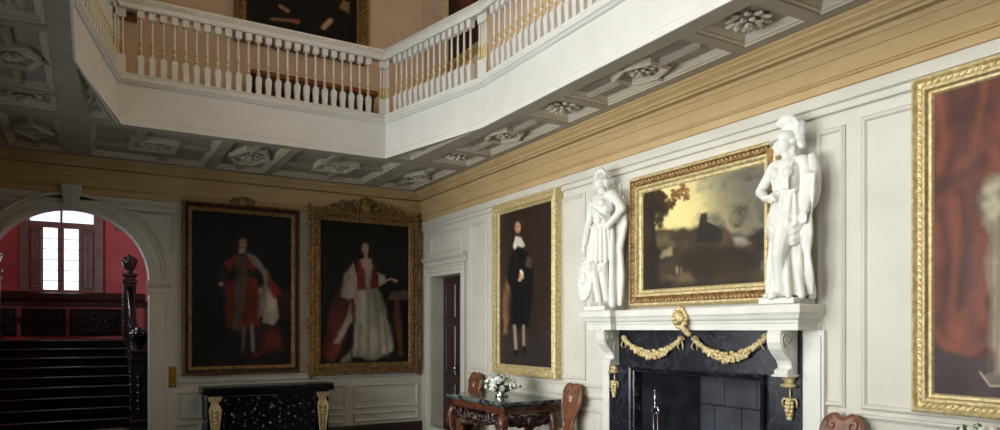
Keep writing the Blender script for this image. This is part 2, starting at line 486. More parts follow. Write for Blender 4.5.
# left wall with tall windows in two storeys, near wall, upper ceiling
b = MB(); holes = []; 
for y in WIN_Y:
    holes += [(y - .65, y + .65, .55, 2.95)]
for y in UP_Y: holes += [(y - .65, y + .65, 4.85, 7.15)]
wall_holes(b, fL, YN, YF, 0, ZU, holes, 0.35)
wl = b.build('wall_left', 'door'); wl['kind'] = 'structure'  # unseen wall, its dark finish chosen to cut bounced light
MB().box(XL - .35, XR + .3, YN - .3, YN, 0, ZU).build('wall_near', 'door')['kind'] = 'structure'  # behind the camera, likewise made dark against bounced light
MB().box(XL - .35, XR + .3, YN - .3, YF + .3, ZU, ZU + .2).build('ceiling_upper', 'upper')['kind'] = 'structure'
mould(wl, [(XL, YF), (XL, YN)], CROWN, 'cornice', 'buff')
for n_, h in enumerate(holes):
    b = MB()
    xw = XL - 0.25
    b.box(xw - .03, xw + .03, h[0], h[0] + .07, h[2], h[3]).box(xw - .03, xw + .03, h[1] - .07, h[1], h[2], h[3])
    b.box(xw - .03, xw + .03, h[0] + .07, h[1] - .07, h[2], h[2] + .07).box(xw - .03, xw + .03, h[0] + .07, h[1] - .07, h[3] - .07, h[3])
    for k in (1, 2): b.box(xw - .015, xw + .015, h[0] + k * 1.3 / 3 - .012, h[0] + k * 1.3 / 3 + .012, h[2] + .07, h[3] - .07)
    for k in range(1, 5):
        z = h[2] + k * (h[3] - h[2]) / 5
        b.box(xw - .014, xw + .014, h[0] + .07, h[1] - .07, z - .012, z + .012)
    wdo = b.build('window_%d' % (n_ + 2), 'white'); wdo['kind'] = 'structure'
    MB().box(xw - .004, xw + .004, h[0] + .05, h[1] - .05, h[2] + .05, h[3] - .05).build('pane', 'glass', wdo)

# ------------------------------------------------------------------ coffered gallery ceiling
def ring_slab(b, z0, z1):
    b.box(OX1 + .02, XR, YN, YF, z0, z1).box(XL, OX0 - .02, YN, YF, z0, z1)
    b.box(OX0 - .02, OX1 + .02, OY1 + .02, YF, z0, z1).box(OX0 - .02, OX1 + .02, YN, OY0 - .02, z0, z1)
    f = lambda u, v, h: (u, v, h)
    for t in ([(OC1 + .02, OY1 + .02), (OX1 + .02, OYc1), (OX1 + .02, OY1 + .02)], [(OX0 - .02, OY1 + .02), (OX0 - .02, OYc1), (OC0 - .02, OY1 + .02)],
              [(OX1 + .02, OY0 - .02), (OX1 + .02, OYc0), (OC1 + .02, OY0 - .02)], [(OC0 - .02, OY0 - .02), (OX0 - .02, OYc0), (OX0 - .02, OY0 - .02)]):
        b.prism(t, f, z0, z1)
    return b
RD = 0.065                                                    # coffer depth
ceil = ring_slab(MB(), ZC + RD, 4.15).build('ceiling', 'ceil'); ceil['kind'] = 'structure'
ring_slab(MB(), 4.16, 4.42).build('floor_gallery', 'upper')['kind'] = 'structure'
CELLIP = [(.003, -.002), (.006, -.014), (.024, -.018), (.028, -.032), (.036, -.036), (.058, -.058), (.064, -RD + .001)]
def cell_mould(poly, name='coffer_moulding'):
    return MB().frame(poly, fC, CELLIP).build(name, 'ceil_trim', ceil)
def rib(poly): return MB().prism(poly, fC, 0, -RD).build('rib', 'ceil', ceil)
def strap(poly, wd=.06, name='strapwork'):
    prof = [(0, -RD), (0, -.022), (.012, -.018), (.014, -.006), (wd - .014, -.006), (wd - .012, -.018), (wd, -.022), (wd, -RD)]
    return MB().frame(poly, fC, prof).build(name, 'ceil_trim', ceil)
def bar(x0, x1, y0, y1):
    return MB().frame(rect(x0, x1, y0, y1), fC, [(0, -RD), (0, -.022), (.010, -.018), (.012, -.007)], cap_in=True).build('strapwork', 'ceil', ceil)
# rosette
def rosette_mesh():
    b = MB()
    for ring, (n, r, l, wd, zz, up) in enumerate(((10, .112, .052, .032, .012, .25), (8, .066, .042, .028, .03, .5))):
        for k in range(n):
            a = 2 * math.pi * (k + ring * .5) / n
            R = Matrix.Rotation(a, 3, 'Z') @ Matrix.Rotation(up, 3, 'Y')
            b.ell((r * math.cos(a), r * math.sin(a), -zz), (l, wd, .014), R, 8, 4)
            b.ell(((r + l * .75) * math.cos(a), (r + l * .75) * math.sin(a), -zz - .008), (.016, .016, .012), None, 6, 4)
    b.ell((0, 0, -.045), (.034, .034, .022), None, 8, 5)
    for k in range(6):
        a = k * math.pi / 3; b.ell((.024 * math.cos(a), .024 * math.sin(a), -.06), .012, None, 6, 4)
    return b
ros0 = rosette_mesh().build('rosette', 'ceil_trim', ceil, smooth=True, loc=(0, 0, -10))
ros0.data.transform(Matrix.Translation((0, 0, -10)))
ros_used = [False]
def rosette(x, y, s=1.0):
    if not ros_used[0]: o = ros0; ros_used[0] = True
    else:
        o = ros0.copy(); C.objects.link(o); o.parent = ceil
    o.location = (x, y, ZC + RD); o.scale = (s, s, s * 1.15)
    o.rotation_euler = (0, 0, random.random())
# side soffits
C0, C1 = 3.88, 4.425
SQ, HX = [1.16, 3.48, 5.80, 8.12], [2.32, 4.64, 6.96]
cells = sorted([(y - .27, y + .27, 'q') for y in SQ] + [(y - .77, y + .77, 'h') for y in HX] + [(8.70, 10.25, 'c')])
for side in (0, 1):
    m_ = (lambda x: x) if side == 0 else mir
    R_ = lambda x0, x1, y0, y1: rect(min(m_(x0), m_(x1)), max(m_(x0), m_(x1)), y0, y1)
    rib(R_(OX1, C0, YN, OY1)); rib(R_(OX1, C0, OY1, YF)); rib(R_(C1, XR - .001, YN, YF))
    prev = YN
    for y0, y1, kd in cells:
        rib(R_(C0, C1, prev, y0)); prev = y1
        cell_mould(R_(C0, C1, y0, y1))
        xm, ym = m_((C0 + C1) / 2), (y0 + y1) / 2
        if kd == 'q': rosette(xm, ym, 1.05)
        elif kd == 'h':
            hw, hh = .215, .26
            hexp = [(xm - hw, ym), (xm - hw * .55, ym - hh), (xm + hw * .55, ym - hh), (xm + hw, ym), (xm + hw * .55, ym + hh), (xm - hw * .55, ym + hh)]
            strap(hexp, .05); rosette(xm, ym, .85)
            for s in (-1, 1):
                bar(xm - .03, xm + .03, *sorted((ym + s * (hh - .01), ym + s * .72)))
                bar(*sorted((xm + s * (hw - .01), xm + s * .265)), ym - .03, ym + .03)
        else:
            hw, hh = .215, .36
            strap([(xm, ym - hh), (xm + hw, ym), (xm, ym + hh), (xm - hw, ym)], .05); rosette(xm, ym, .9)
            for s in (-1, 1):
                bar(xm - .03, xm + .03, *sorted((ym + s * (hh - .02), ym + s * .72)))
                bar(*sorted((xm + s * (hw - .02), xm + s * .265)), ym - .03, ym + .03)
    rib(R_(C0, C1, prev, YF))
    # triangular carved spandrels at the cut corners of the opening
    tri = [(m_(OX1), OYc1), (m_(OX1), OY1), (m_(OC1), OY1)]
    tin = offset_poly(tri, .085)
    MB().rings([[fC(u, v, 0) for u, v in tri], [fC(u, v, 0) for u, v in tin]]).build('rib', 'ceil', ceil)
    cell_mould(tin, 'spandrel_moulding')
    b = MB(); ctr = (sum(q[0] for q in tin) / 3, sum(q[1] for q in tin) / 3)
    sg = 1 if side == 0 else -1
    for k in range(26):
        t = k / 25; a = t * 9; r = .02 + .07 * t
        b.ell(fC(ctr[0] + sg * (.02 + r * .5 * math.cos(a)), ctr[1] + .15 - t * .55 + r * math.sin(a), -RD + .012), (.03, .045, .02), Matrix.Rotation(a, 3, 'Z'), 6, 4)
    b.build('carved_foliage', 'ceil', ceil, smooth=True)
# far soffit
fy0, fy1 = OY1 + .16, 10.25
rib(rect(OX0 - .0, OX1, OY1, fy0)); rib(rect(OX0, OX1, fy1, YF))
xs = [(.02, 1.36, 's'), (1.48, 2.14, 'd'), (2.26, 3.60, 's')]
for a, c in ((OX0, .02), (1.36, 1.48), (2.14, 2.26), (3.60, OX1)): rib(rect(a, c, fy0, fy1))
for x0, x1, kd in xs:
    cell_mould(rect(x0, x1, fy0, fy1))
    xm, ym = (x0 + x1) / 2, (fy0 + fy1) / 2
    if kd == 'd':
        hw, hh = .27, .42
        strap([(xm - hw, ym), (xm - hw * .45, ym - hh), (xm + hw * .45, ym - hh), (xm + hw, ym), (xm + hw * .45, ym + hh), (xm - hw * .45, ym + hh)], .06)
        rosette(xm, ym, 1.15)
        for s in (-1, 1):
            bar(xm - .035, xm + .035, *sorted((ym + s * (hh - .01), ym + s * .74)))
    else:
        q = .27
        strap(rect(xm - q, xm + q, ym - q, ym + q), .07); rosette(xm, ym, 1.15)
        for s in (-1, 1):
            bar(xm + s * .15 - .05, xm + s * .15 + .05, *sorted((ym + s * (q - .01), ym + s * .74)))
            bar(*sorted((xm + s * (q - .01), xm + s * .62)), ym - s * .15 - .05, ym - s * .15 + .05)

# fascia round the opening
b = MB()
run_mould(b, OCT, [(-.015, ZC + .001), (.012, ZC - .002), (.014, ZC + .055), (.004, ZC + .07), (0, ZC + .075), (0, 4.335), (.02, 4.345), (.035, 4.365), (.05, 4.375), (.05, 4.39), (.03, 4.40), (.02, 4.43), (.03, 4.445), (.03, 4.455), (-.12, 4.455), (-.12, 4.425), (-.015, 4.425)], closed=True)
b.build('trim_1', 'white')['kind'] = 'structure'

# ------------------------------------------------------------------ balustrade
bal = thing('balustrade', (XM, 8.5, 4.455), 'long white turned balustrade with gilt rings round the gallery opening', 'balustrade')
RAIL = [(-.075, 5.155), (.035, 5.155), (.04, 5.175), (.03, 5.195), (.03, 5.215), (.05, 5.235), (.055, 5.26), (.04, 5.285), (-.08, 5.285), (-.095, 5.26), (-.09, 5.235), (-.07, 5.215), (-.07, 5.195), (-.08, 5.175)]
run_mould(MB(), OCT, RAIL, closed=True).build('handrail', 'white', bal)
def bead_ropes():
    b = MB()
    n = len(OCT)
    for i in range(n):
        p0, p1 = Vector(OCT[i]), Vector(OCT[(i + 1) % n])
        L = (p1 - p0).length; e = (p1 - p0) / L; nn = Vector((-e.y, e.x))
        if max(p0.y, p1.y) < 2: continue
        k = 0.03
        while k < L:
            q = p0 + e * k + nn * .052
            b.ell((q.x, q.y, 5.25), (.012, .012, .010), None, 5, 3); k += .04
    return b
bead_ropes().build('carved_beading', 'gilt', bal)
# prototype baluster (on a point at z=4.455)
H0 = 0.70
def bl_body(rot):
    b = MB()
    b.square_lathe([(.029, 0), (.029, .02), (.026, .025), (.0335, .17), (.030, .20), (.014, .225)], rot=rot)
    b.lathe([(.013, .22), (.017, .24), (.012, .262), (.010, .27), (.016, .35), (.0125, .37), (.014, .40), (.011, .60), (.015, .61), (.015, .62)], n=10)
    b.square_lathe([(.022, .612), (.034, .622), (.034, H0)], rot=rot)
    return b
def bl_rings():
    b = MB()
    b.lathe([(.010, -.026), (.021, -.020), (.021, -.010), (.0165, -.005), (.0165, .005), (.0195, .010), (.0195, .018), (.010, .024)], n=10)
    return b
protos = {}
def baluster(x, y, rot):
    key = round(rot, 3)
    if key not in protos:
        o = bl_body(rot).build('baluster', 'white', None, smooth='auto'); r = bl_rings().build('gilt_rings', 'gilt', None, smooth=True)
        protos[key] = (o.data, r.data); bpy.data.objects.remove(o); bpy.data.objects.remove(r)
    o = bpy.data.objects.new('baluster', protos[key][0]); C.objects.link(o); o.parent = bal
    o.location = Vector((x, y, 4.455)) - bal.location
    for z in (.258, .342):
        r = bpy.data.objects.new('gilt_ring', protos[key][1]); C.objects.link(r); r.parent = o; r.location = (0, 0, z)
for i in range(len(OCT)):
    p0, p1 = Vector(OCT[i]), Vector(OCT[(i + 1) % len(OCT)])
    if max(p0.y, p1.y) < 1: continue
    e = (p1 - p0).normalized(); nn = Vector((-e.y, e.x)); L = (p1 - p0).length
    rot = math.atan2(e.y, e.x)
    n = round(L / .112)
    for k in range(1, n):
        q = p0 + e * (L * k / n) - nn * .02
        if q.y < 1.6: continue
        if (q - p0).length < .12 or (q - p1).length < .12: continue
        baluster(q.x, q.y, rot)
for i, pnt in enumerate(OCT):
    if pnt[1] < 2: continue
    p = Vector(pnt); c0 = (Vector(OCT[i - 1]) - p).normalized(); c1 = (Vector(OCT[(i + 1) % 8]) - p).normalized()
    nin = Vector((XM, 5)) - p; nin.normalize()
    b = MB()
    for z0, z1 in ((4.455, 4.66), (5.065, 5.155)):
        fz = lambda u, v, h: (u, v, h)
        q = [p - nin * .005, p + c0 * .085 - nin * .005, p + c0 * .085 - nin * .07, p - nin * .085, p + c1 * .085 - nin * .07, p + c1 * .085 - nin * .005]
        b.prism([tuple(t) for t in q], fz, z0, z1)
    for t in (-1, -.34, .34, 1):
        c = p + (c1 if t > 0 else c0) * .065 * abs(t) - nin * .035
        b.lathe([(.017, 0), (.012, .04), (.016, .14), (.012, .2), (.011, .41)], (c.x, c.y, 4.66), 8)
    post = b.build('corner_post', 'white', bal, smooth='auto')
    b = MB()
    for t in (-1, -.34, .34, 1):
        c = p + (c1 if t > 0 else c0) * .065 * abs(t) - nin * .035
        pr = [(.012, .01)]
        for z in (.03, .06, .11, .14): pr += [(.0175, z - .01), (.021, z), (.0175, z + .01)]
        b = MB().lathe(pr + [(.012, .16)], (c.x, c.y, 4.66), 8); b.build('gilt_rings', 'gilt', post, smooth=True)
# ------------------------------------------------------------------ stair hall behind the arch
SY = 18.3; SXL, SXR, SZ = -2.7, 1.15, 5.3
MB().box(SXL, SXR, YF + .3, SY + .3, -.2, 0).build('floor_stair_hall', 'floor')['kind'] = 'structure'
MB().box(SXR, SXR + .2, YF + .3, SY + .3, 0, SZ).build('wall_stair_right', 'red')['kind'] = 'structure'
wall_holes(MB(), lambda u, v, h: (SXL + h, u, v), YF + .3, SY + .3, 0, SZ, [(13.5, 15.1, 2.5, 4.7)], .2).build('wall_stair_left', 'red')['kind'] = 'structure'
MB().box(SXL, XL, YF + .3, YF + .5, 0, SZ).build('wall_stair_near', 'red')['kind'] = 'structure'
MB().box(SXL - .2, SXR + .2, YF + .3, SY + .3, SZ, SZ + .2).build('ceiling_stair_hall', 'ceil')['kind'] = 'structure'
sx = lambda px: on_y(px, 300, SY).x
sz = lambda py: on_y(62, py, SY).z
wx0, wx1, wz0, wz1 = sx(28), sx(95), sz(291), sz(199)
b = MB(); fS = lambda u, v, h: (u, SY - h, v)
wall_holes(b, fS, SXL, SXR, 0, SZ, [(wx0, wx1, wz0, wz1)], .3)
ws = b.build('wall_stair_back', 'red'); ws['kind'] = 'structure'
# window: two upper lights, two narrow casements between wide shuttered jambs
b = MB(); yw0, yw1 = SY + .10, SY + .18
xa, xb, xc, xd = sx(43), sx(57.5), sx(64), sx(78.5); zt0, zt1 = sz(228), sz(222)
b.box(wx0, xa, yw0, yw1, wz0, zt0).box(xd, wx1, yw0, yw1, wz0, zt0).box(xb, xc, yw0, yw1, wz0, zt0)
b.box(wx0, wx1, yw0 - .05, yw1, zt0, zt1)
b.box(sx(60), sx(62.5), yw0, yw1, zt1, wz1).box(wx0, wx0 + .03, yw0, yw1, zt1, wz1).box(wx1 - .03, wx1, yw0, yw1, zt1, wz1)
b.box(wx0 + .03, wx1 - .03, yw0, yw1, wz1 - .03, wz1).box(xa, xb, yw0, yw1, wz0, wz0 + .03).box(xc, xd, yw0, yw1, wz0, wz0 + .03)
win = b.build('window_1', 'winframe'); win['kind'] = 'structure'
fW = lambda u, v, h: (u, yw0 - h, v)
for a, c in ((wx0, xa), (xd, wx1)):
    panel_on(fW, a + .03, c - .03, wz0 + .06, zt0 - .06, win, 'winframe', 'shutter_panel')
for a, c, z0, z1 in ((wx0, sx(60), zt1, wz1), (sx(62.5), wx1, zt1, wz1), (xa, xb, wz0, zt0), (xc, xd, wz0, zt0)):
    MB().box(a, c, SY + .135, SY + .145, z0, z1).build('pane', 'glass', win)
    g = MB()
    for k in range(1, 6):
        if z1 < zt1 + .01:
            z = z0 + (z1 - z0) * k / 6; g.box(a, c, SY + .128, SY + .152, z - .006, z + .006)
    if g.v: g.build('glazing_bar', 'winframe', win)
b = MB()
b.box(sx(20), wx0, SY - .06, SY, sz(292), wz1 + .06).box(wx1, sx(103), SY - .06, SY, sz(292), wz1 + .06)
b.box(wx0, wx1, SY - .06, SY, wz1, wz1 + .06)
b.build('window_surround', 'winframe', ws)
# sill rail and carved dado below
b = MB(); run_mould(b, [(SXR, SY), (SXL, SY)], [(0, sz(306)), (.05, sz(306)), (.05, sz(302)), (.09, sz(299)), (.10, sz(294)), (.05, sz(292)), (0, sz(292))])
b.build('sill_rail', MT['door'], ws)
LZ = 1.478
for a, c in ((21, 66), (69, 121), (-22, 17)):
    u0, u1 = sx(a), sx(c); v0, v1 = LZ + .08, sz(308)
    b = MB(); b.frame(rect(u0, u1, v0, v1), fS, [(0, 0), (0, .05), (.03, .06), (.05, .03), (.06, .012)], cap_in=True, cap_out=True)
    pn = b.build('carved_panel', 'oak', ws)
    b = MB(); um = (u0 + u1) / 2; hw = (u1 - u0) / 2
    for s in (-1, 1):
        for k in range(34):
            t = k / 33; a_ = t * 11; r = .16 * (1 - t * .85)
            b.ell(fS(um + s * (hw * .52 + r * 1.3 * math.cos(a_)), (v0 + v1) / 2 + r * math.sin(a_), .03), (.035, .03, .022), Matrix.Rotation(-a_ * s, 3, 'Y'), 6, 4)
    for k in range(9):
        b.ell(fS(um + .06 * math.sin(k * 2.4), v0 + .1 + (v1 - v0 - .2) * k / 8, .035), (.045, .03, .035), None, 6, 4)
    b.build('carving', 'oak', pn, smooth=True)
# staircase
MT['nosing'] = pmat('oak edge lightened for highlight', (40, 38, 38), (58, 55, 54), rough=0.22, scale=10)  # paler than the steps, putting the edge highlight partly into the colour
st = thing('staircase', (-.4, 13.7, 0), 'wide flight of dark polished oak stairs beyond the arch', 'staircase')
RISE, RUN, TOPY = LZ / 9, .36, 16.65
sxl, sxr = -1.55, .70
for i in range(9):
    y = TOPY - (8 - i) * RUN; z = RISE * (i + 1)
    y2 = y + RUN if i < 8 else SY
    b = MB(); b.box(sxl, sxr, y - .03, y2, z - .04, z); b.box(sxl, sxr, y, y + .03, z - RISE, z - .04)
    MB().tube([(sxl, y - .03, z - .016), (sxr, y - .03, z - .016)], .018, 12).build('nosing', 'nosing', st, smooth='auto')
    b.build('step' if i < 8 else 'landing', 'black', st, bevel=.014)
b = MB()
for s, xx in ((1, sxr), (-1, sxl)):
    b.prism([(TOPY - 8 * RUN - .1, 0), (SY, 0), (SY, LZ + .02), (TOPY, LZ + .02), (TOPY - 8 * RUN - .1, RISE)], lambda u, v, h, xx=xx: (xx + h, u, v), -.02, .05)
b.build('stringer', 'oak', st)
def newel(x, y, z0, zt):
    b = MB(); h = zt - z0
    b.square_lathe([(.14, 0), (.14, .12), (.12, .14), (.12, h - .62), (.14, h - .60), (.14, h - .55), (.11, h - .53), (.11, h - .47), (.15, h - .45), (.15, h - .41), (.07, h - .39)], (x, y, z0))
    n_ = b.build('newel', 'oak', st, bevel=.004)
    b = MB()   # carved basket of fruit
    b.lathe([(.07, h - .40), (.055, h - .36), (.09, h - .31), (.13, h - .24), (.145, h - .17), (.155, h - .15), (.11, h - .14)], (x, y, z0), 14)
    rnd = random.Random(3)
    for k in range(26):
        a = rnd.random() * 6.28; r = .13 * rnd.random() ** .5; zz = h - .14 + .10 * (1 - (r / .135) ** 2) + .03 * rnd.random()
        b.ell((x + r * math.cos(a), y + r * math.sin(a), z0 + zz - .02), .036 + .014 * rnd.random(), None, 7, 5)
    b.ell((x, y, z0 + h - .02), .03, None, 7, 5)
    b.build('fruit_basket', 'oak', n_, smooth=True)
    b = MB()
    for k in range(5):
        zz = z0 + .3 + k * (h - 1.05) / 5
        for dx, dy in ((0, -1), (-1, 0)):
            b.ell((x + dx * .125, y + dy * .125, zz), (.05 if dy else .02, .05 if dx else .02, .06), None, 7, 5)
            b.ell((x + dx * .13, y + dy * .13, zz + .09), (.03 if dy else .02, .03 if dx else .02, .035), None, 6, 4)
    b.build('carving', 'oak', n_, smooth=True)
for xx in (.76, -1.60):
    newel(xx, TOPY + .1, LZ if xx < 0 else LZ - .1, 3.27); newel(xx, TOPY - 8 * RUN - .14, 0, 1.74)
    y0, y1 = TOPY - 8 * RUN - .06, TOPY + .02
    f_ = lambda u, v, h, xx=xx: (xx + h, u, v)
    lo = lambda y: .16 + (LZ - .02) * (y - y0) / (y1 - y0)
    b = MB(); b.prism([(y0, lo(y0) + .12), (y1, lo(y1) + .12), (y1, lo(y1) + .86), (y0, lo(y0) + .86)], f_, -.025, .025)
    pn = b.build('balustrade_panel', 'oak', st)
    b = MB(); rnd = random.Random(5)
    for k in range(60):
        y = y0 + .15 + (y1 - y0 - .3) * (k / 59.0); a_ = k * .8
        b.ell((xx - .03, y, lo(y) + .49 + .22 * math.sin(a_)), (.02, .09, .06), Matrix.Rotation(a_, 3, 'X'), 6, 4)
    b.build('carving', 'oak', pn, smooth=True)
    b = MB(); b.prism([(y0, lo(y0) + .88), (y1, lo(y1) + .88), (y1, lo(y1) + 1.0), (y0, lo(y0) + 1.0)], f_, -.06, .06)
    b.build('handrail', 'black', st, bevel=.015)
MB().box(SXR - .04, SXR, YF + .35, SY - .1, 0, 2.3).build('wainscot', 'oak', bpy.data.objects['wall_stair_right'])
# pale bracket on the red wall
q = on_y(121, 226, SY)
b = MB(); run_mould(b, [(q.x + .13, SY), (q.x - .13, SY)], [(0, q.z - .12), (.05, q.z - .10), (.09, q.z - .02), (.14, q.z + .04), (.16, q.z + .05), (.16, q.z + .10), (0, q.z + .10)])
tag(b.build('wall_bracket', 'winframe'), 'small pale moulded bracket on the red stair hall wall', 'bracket')

# ------------------------------------------------------------------ paintings
def fbm(u, v, seed, base=4, octs=4):
    r = np.random.RandomState(seed); out = np.zeros_like(u); amp = 1.0; tot = 0
    for o in range(octs):
        n = base * 2 ** o; g = r.rand(n + 2, n + 2)
        x = np.clip(u, 0, .9999) * n; y = np.clip(v, 0, .9999) * n
        i = x.astype(int); j = y.astype(int); fx_ = x - i; fy_ = y - j
        fx_ = fx_ * fx_ * (3 - 2 * fx_); fy_ = fy_ * fy_ * (3 - 2 * fy_)
        out += amp * ((g[i, j] * (1 - fx_) + g[i + 1, j] * fx_) * (1 - fy_) + (g[i, j + 1] * (1 - fx_) + g[i + 1, j + 1] * fx_) * fy_)
        tot += amp; amp *= .5
    return out / tot
class Paint:
    """brush strokes given in picture coordinates"""
    def __init__(s, X, Y, U, V, base, seed=1):
        s.X, s.Y, s.U, s.V = X, Y, U, V
        s.c = np.ones(X.shape + (3,)) * np.array(base, float); s.seed = seed
        s.N = fbm(U, V, seed, 5, 5); s.N2 = fbm(U, V, seed + 9, 16, 3)
    def mix(s, a, col):
        a = np.clip(a, 0, 1)[..., None]; s.c = s.c * (1 - a) + np.array(col, float) * a
    def poly(s, pts, col, soft=1.2, a=1.0, vary=0.25):
        P = np.array(pts, float); n = len(P); d = np.full(s.X.shape, 1e9); ins = np.zeros(s.X.shape, bool)
        for i in range(n):
            x0, y0 = P[i]; x1, y1 = P[(i + 1) % n]; ex, ey = x1 - x0, y1 - y0
            t = np.clip(((s.X - x0) * ex + (s.Y - y0) * ey) / (ex * ex + ey * ey + 1e-9), 0, 1)
            d = np.minimum(d, np.hypot(s.X - x0 - t * ex, s.Y - y0 - t * ey))
            if abs(ey) > 1e-9:
                c = ((y0 > s.Y) != (y1 > s.Y)) & (s.X < (x1 - x0) * (s.Y - y0) / ey + x0); ins ^= c
        sd = np.where(ins, d, -d) + (s.N2 - .5) * soft * 2
        k = a * np.clip(.5 + sd / (2 * soft), 0, 1)
        s.mix(k, [0, 0, 0]) if False else None
        kk = np.clip(k, 0, 1)[..., None]
        shade = (1 + vary * 2 * (s.N - .5))[..., None]
        s.c = s.c * (1 - kk) + np.array(col, float) * shade * kk
    def ell(s, x, y, rx, ry, col, rot=0, soft=.3, a=1.0):
        ca, sa = math.cos(rot), math.sin(rot); dx, dy = s.X - x, s.Y - y
        q = np.hypot((dx * ca + dy * sa) / rx, (-dx * sa + dy * ca) / ry)
        s.mix(a * np.clip((1 + soft - q) / (2 * soft), 0, 1), col)
    def line(s, pts, wd, col, soft=.8, a=1.0):
        d = np.full(s.X.shape, 1e9)
        for (x0, y0), (x1, y1) in zip(pts[:-1], pts[1:]):
            ex, ey = x1 - x0, y1 - y0
            t = np.clip(((s.X - x0) * ex + (s.Y - y0) * ey) / (ex * ex + ey * ey + 1e-9), 0, 1)
            d = np.minimum(d, np.hypot(s.X - x0 - t * ex, s.Y - y0 - t * ey))
        s.mix(a * np.clip((wd / 2 + soft - d) / (2 * soft), 0, 1), col)
    def linear(s):
        c = np.clip(s.c, 0, 255) / 255.0
        return np.where(c <= .04045, c / 12.92, ((c + .055) / 1.055) ** 2.4)
def canvas(parent, fn, u0, u1, v0, v1, h, paintfn, base, n=190, seed=1, flip=False):
    """canvas grid in wall coordinates, coloured vertex by vertex"""
    asp = abs(u1 - u0) / abs(v1 - v0)
    ny = int(n if asp < 1 else n / asp); nx = max(int(ny * asp), 8)
    uu = np.linspace(0, 1, nx); vv = np.linspace(0, 1, ny); U, V = np.meshgrid(uu, vv, indexing='ij')
    GU = u0 + (u1 - u0) * U; GV = v0 + (v1 - v0) * V
    o3 = fn(0, 0, h); du = Vector(fn(1, 0, h)) - Vector(o3)
    WX = o3[0] + du.x * GU; WY = o3[1] + du.y * GU; WZ = GV
    PX, PY = to_px(WX, WY, WZ)
    P = Paint(PX, PY, U, 1 - V, base, seed); paintfn(P)
    col = P.linear().reshape(-1, 3)
    verts = np.stack([WX, WY, WZ], -1).reshape(-1, 3)
    off = Vector((0, 0, 0)); q = parent
    while q is not None: off += q.location; q = q.parent
    verts = verts - np.array(off)
    idx = np.arange(nx * ny).reshape(nx, ny)
    faces = np.stack([idx[:-1, :-1], idx[1:, :-1], idx[1:, 1:], idx[:-1, 1:]], -1).reshape(-1, 4)
    me = bpy.data.meshes.new('canvas'); me.from_pydata(verts.tolist(), [], faces.tolist())
    at = me.color_attributes.new('paint', 'FLOAT_COLOR', 'POINT')
    at.data.foreach_set('color', np.concatenate([col, np.ones((len(col), 1))], 1).astype(np.float32).ravel())
    me.materials.append(MT['canvas'])
    o = bpy.data.objects.new('canvas', me); C.objects.link(o); o.parent = parent
    return o
def leaf_run(b, fn, pts, step, size, h, seed=1, alt=True, thick=.5):
    """row of carved leaves along a path in wall coordinates"""
    rnd = random.Random(seed); k = 0
    for (u0, v0), (u1, v1) in zip(pts[:-1], pts[1:]):
        L = math.hypot(u1 - u0, v1 - v0); n = max(int(L / step), 1); ang = math.atan2(v1 - v0, u1 - u0)
        X = Vector(fn(1, 0, 0)) - Vector(fn(0, 0, 0)); Zv = Vector((0, 0, 1)); N = Vector(fn(0, 0, 1)) - Vector(fn(0, 0, 0))
        for i in range(n):
            t = (i + .5) / n; u = u0 + (u1 - u0) * t; v = v0 + (v1 - v0) * t
            for s in ((1, -1) if alt else (0,)):
                a = ang + s * .75 + rnd.uniform(-.1, .1)
                d = X * math.cos(a) + Zv * math.sin(a); e = -X * math.sin(a) + Zv * math.cos(a)
                R = Matrix((d, e, N)).transposed()
                off = s * size * .42
                b.ell(Vector(fn(u - math.sin(ang) * off, v + math.cos(ang) * off, h)), (size * .72, size * .3, size * thick * .6), R, 6, 4)
            k += 1
def scroll(b, fn, cu, cv, r, turns, start, sg, h, th):
    pts = []; rs = []
    n = 22
    for i in range(n):
        t = i / (n - 1); a = start + sg * turns * 2 * math.pi * t; rr = r * (1 - .82 * t)
        pts.append(fn(cu + rr * math.cos(a), cv + rr * math.sin(a), h + .01 * t)); rs.append(th * (1 - .4 * t))
    b.tube(pts, rs, 7)
def picture(name, label, fn, u0, u1, v0, v1, fw, prof, mat, paintfn, base, leaf=None, seed=1, n=190, depth=.0, group=None, cove=None):
    """framed picture: outer frame rectangle in wall coordinates"""
    lo = fn((u0 + u1) / 2, v0, 0)
    t = thing(name, lo, label, 'painting', group)
    depth += .035
    b = MB(); b.frame(rect(u0, u1, v0, v1), fn, [(0, .0)] + [(d * fw, hh + depth) for d, hh in prof[1:]])
    fr = b.build('frame', mat, t)
    if cove:                                                # dark hollow between the gilt edges
        cp = [(d * fw, hh + depth + .0015) for d, hh in prof if .2 < d < .65]
        MB().frame(rect(u0, u1, v0, v1), fn, cp).build('cove', cove, fr)
    b = MB(); b.prism(rect(u0 + .01, u1 - .01, v0 + .01, v1 - .01), fn, min(.031, prof[-1][1] + depth - .016), prof[-1][1] + depth - .004)
    b.build('backing', 'oak', t)
    i = fw * .97
    canvas(t, fn, u0 + i, u1 - i, v0 + i, v1 - i, prof[-1][1] + depth + .002, paintfn, base, n, seed)
    if leaf:
        b = MB()
        for ins, step, size, hh, alt in leaf:
            d = ins * fw
            q = rect(u0 + d, u1 - d, v0 + d, v1 - d); q.append(q[0])
            leaf_run(b, fn, q, step, size, hh + depth, seed, alt)
        b.build('carving', mat, fr, smooth=True)
    return t
GF = [(0, 0), (0, .05), (.10, .075), (.22, .08), (.32, .055), (.45, .05), (.60, .07), (.72, .072), (.80, .045), (.92, .04), (1.0, .022)]
SK = (196, 150, 122)
